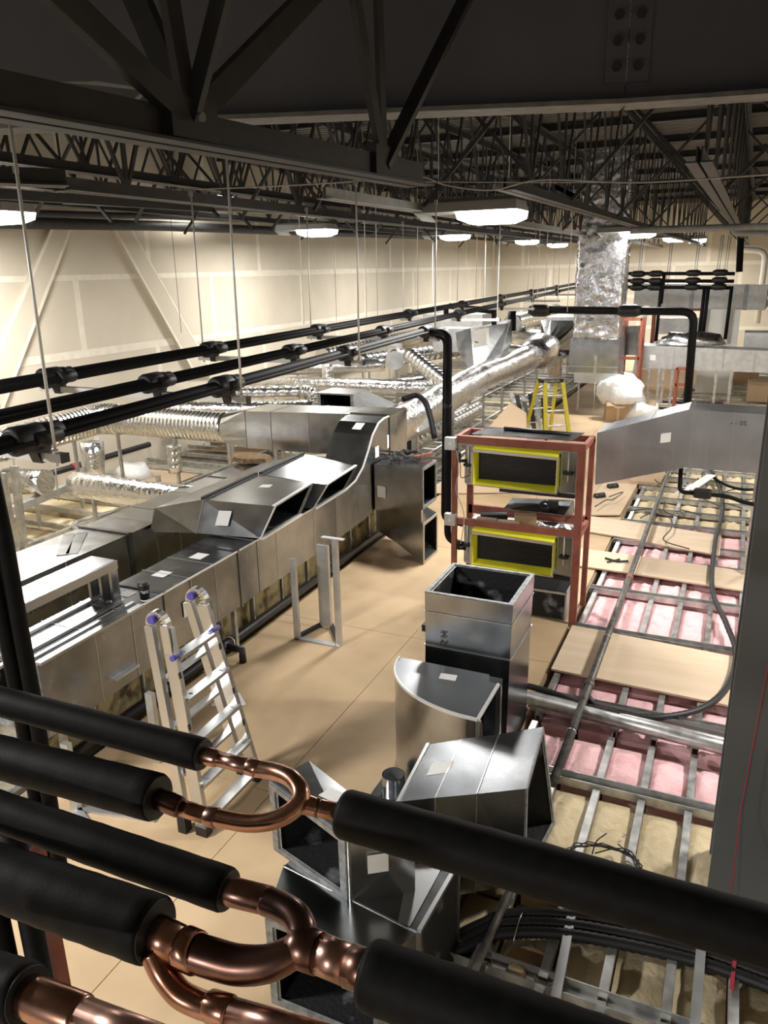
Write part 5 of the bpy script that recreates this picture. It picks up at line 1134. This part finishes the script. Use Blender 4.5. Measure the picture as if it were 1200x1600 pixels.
insul('insulated_pipe', 'thick fourth black foam-covered pipe from the left', (-0.907, 0.483, 2.621), (-0.497, 0.483, 2.644), .0345)
insul('insulated_pipe', 'thick black foam-covered pipe at the bottom left corner', (-0.664, 0.33, 2.693), (-0.494, 0.33, 2.721), .0250)
insul('insulated_pipe', 'long black foam-covered pipe running from the upper copper wye to the right edge', (0.142, 0.7, 2.665), (-0.378, 0.7, 2.665), .0295)
insul('insulated_pipe', 'thick black foam-covered pipe running from the lower copper wye off the bottom', (0.062, 0.52, 2.654), (-0.26, 0.52, 2.649), .0325)

def copper(parent, nm, pts, r, m, seg=20):
    return make(nm, MB().tube(pts, r, seg), m, parent)
# upper wye
t = thing('copper_wye', 'upper slim copper wye joining two foam-covered pipes', 'pipe fitting', (-0.432, 0.69, 2.688))
copper(t, 'stub', [(-0.619, 0.72, 2.676), (-0.595, 0.72, 2.676), (-0.584, 0.72, 2.676), (-0.578, 0.72, 2.676)], [.0122, .0122, .0118, .0095], COPPER)
copper(t, 'stub', [(-0.578, 0.72, 2.676), (-0.531, 0.72, 2.678)], .0102, COPJ)
copper(t, 'coupling', [(-0.533, 0.72, 2.678), (-0.531, 0.72, 2.678), (-0.518, 0.719, 2.679), (-0.516, 0.719, 2.678)], [.0108, .0120, .0120, .0112], COPPER)
u = spline([(-0.519, 0.72, 2.678), (-0.49, 0.718, 2.683), (-0.459, 0.708, 2.688), (-0.438, 0.694, 2.685), (-0.433, 0.678, 2.678), (-0.443, 0.664, 2.67), (-0.461, 0.655, 2.662), (-0.492, 0.651, 2.653), (-0.534, 0.65, 2.648), (-0.549, 0.65, 2.646)], 6)
copper(t, 'bend', u, .0112, COPPER)
copper(t, 'coupling', [(-0.534, 0.65, 2.648), (-0.536, 0.65, 2.648), (-0.549, 0.65, 2.646), (-0.551, 0.65, 2.646)], [.0116, .0128, .0128, .0116], COPJ)
copper(t, 'stub', [(-0.551, 0.65, 2.646), (-0.591, 0.65, 2.646)], .0108, COPPER)
copper(t, 'stub', [(-0.589, 0.65, 2.646), (-0.594, 0.65, 2.646), (-0.612, 0.65, 2.648), (-0.635, 0.65, 2.649)], [.0110, .0135, .0140, .0140], COPBURN)
copper(t, 'outlet', [(-0.439, 0.685, 2.674), (-0.427, 0.69, 2.671), (-0.412, 0.695, 2.667), (-0.375, 0.7, 2.665)], [.0128, .0122, .0112, .0112], COPPER)
copper(t, 'braze_ring', [(-0.418, 0.694, 2.668), (-0.412, 0.695, 2.667)], .0122, COPBURN)
# lower wye
t = thing('copper_wye', 'lower thick heat-darkened copper wye joining two foam-covered pipes', 'pipe fitting', (-0.345, 0.53, 2.646))
copper(t, 'stub', [(-0.461, 0.554, 2.649), (-0.446, 0.554, 2.65), (-0.397, 0.553, 2.657)], [.0165, .0155, .0150], COPJ)
u = spline([(-0.401, 0.553, 2.656), (-0.379, 0.55, 2.658), (-0.358, 0.543, 2.66), (-0.344, 0.532, 2.656), (-0.343, 0.52, 2.649), (-0.353, 0.508, 2.643), (-0.37, 0.498, 2.637), (-0.397, 0.49, 2.633), (-0.425, 0.485, 2.635), (-0.443, 0.483, 2.636)], 6)
nn = len(u); copper(t, 'bend', u, [.0152+(.0190-.0152)*min(1, max(0, (k/nn-.4)*3)) for k in range(nn)], COPBURN)
copper(t, 'coupling', [(-0.438, 0.484, 2.636), (-0.441, 0.484, 2.635), (-0.458, 0.483, 2.637), (-0.461, 0.483, 2.637)], [.0192, .0212, .0212, .0196], COPPER)
copper(t, 'stub', [(-0.458, 0.483, 2.636), (-0.504, 0.483, 2.642)], .0196, COPPER)
copper(t, 'outlet', [(-0.352, 0.522, 2.648), (-0.34, 0.522, 2.648), (-0.318, 0.521, 2.65)], [.0180, .0205, .0205], COPBURN)
copper(t, 'outlet', [(-0.319, 0.521, 2.65), (-0.285, 0.52, 2.65)], .0190, COPJ)
copper(t, 'braze_ring', [(-0.285, 0.52, 2.65), (-0.254, 0.52, 2.651)], .0200, COPBURN)
# branch below and corner stub
t = thing('copper_branch', 'bare copper branch curving down below the lower wye', 'pipe fitting', (-0.41, 0.46, 2.598))
u = spline([(-0.488, 0.47, 2.633), (-0.472, 0.465, 2.615), (-0.449, 0.46, 2.604), (-0.426, 0.46, 2.601), (-0.406, 0.46, 2.604)], 7)
copper(t, 'bend', u, .0132, COPPER)
copper(t, 'coupling', [(-0.411, 0.46, 2.604), (-0.409, 0.46, 2.605), (-0.388, 0.46, 2.608), (-0.386, 0.46, 2.608)], [.0135, .0155, .0155, .014], COPPER)
copper(t, 'stub', [(-0.39, 0.46, 2.608), (-0.272, 0.46, 2.626)], .0136, COPJ)
t = thing('copper_stub', 'thick copper stub leaving the foam sleeve in the bottom left corner', 'pipe fitting', (-0.478, 0.33, 2.72))
copper(t, 'stub', [(-0.504, 0.33, 2.72), (-0.478, 0.33, 2.722), (-0.431, 0.33, 2.726), (-0.426, 0.33, 2.727)], [.0165, .0172, .0172, .0150], COPPER)
copper(t, 'stub', [(-0.427, 0.33, 2.727), (-0.342, 0.33, 2.735)], .0150, COPJ)

# ---------------------------------------------------------------- dark riser pair and rack at lower left
for (dx, lab) in ((0, 'right one of two black insulated risers at the left edge'), (-.035, 'left one of two black insulated risers at the left edge')):
    make('insulated_riser', MB().tube([(-1.31+dx*1.1, 1.02+dx*.3, 3.0), (-1.30+dx*1.1, 1.02+dx*.3, 2.80), (-1.275+dx, 1.0+dx*.2, 2.6), (-1.26+dx, .99+dx*.2, 2.45), (-1.26+dx, .98, 1.9)], .0165, 14), RUB, None, lab, 'pipe')
t = thing('steel_rack', 'red steel rack post with dark panel edge in the lower left corner', 'rack', (-1.22, .9, 0))
make('post', MB().box(-1.232, -1.205, .885, .915, 0, 2.17), RED, t); make('top_rail', MB().box(-1.9, -1.232, .89, .92, 2.14, 2.17), DARK, t)
make('rear_post', MB().box(-1.9, -1.865, .885, .915, 0, 2.17), DARK, t)
for (p, lab) in (((-1.207, 0.85, 1.949), 'right one of two black upright pipes by the lower left red post'), ((-1.267, 0.823, 1.95), 'left one of two black upright pipes by the lower left red post')):
    make('insulated_riser', MB().tube([(p[0], p[1], 2.26), (p[0], p[1], 0.0)], .023, 14), RUB, None, lab, 'pipe')
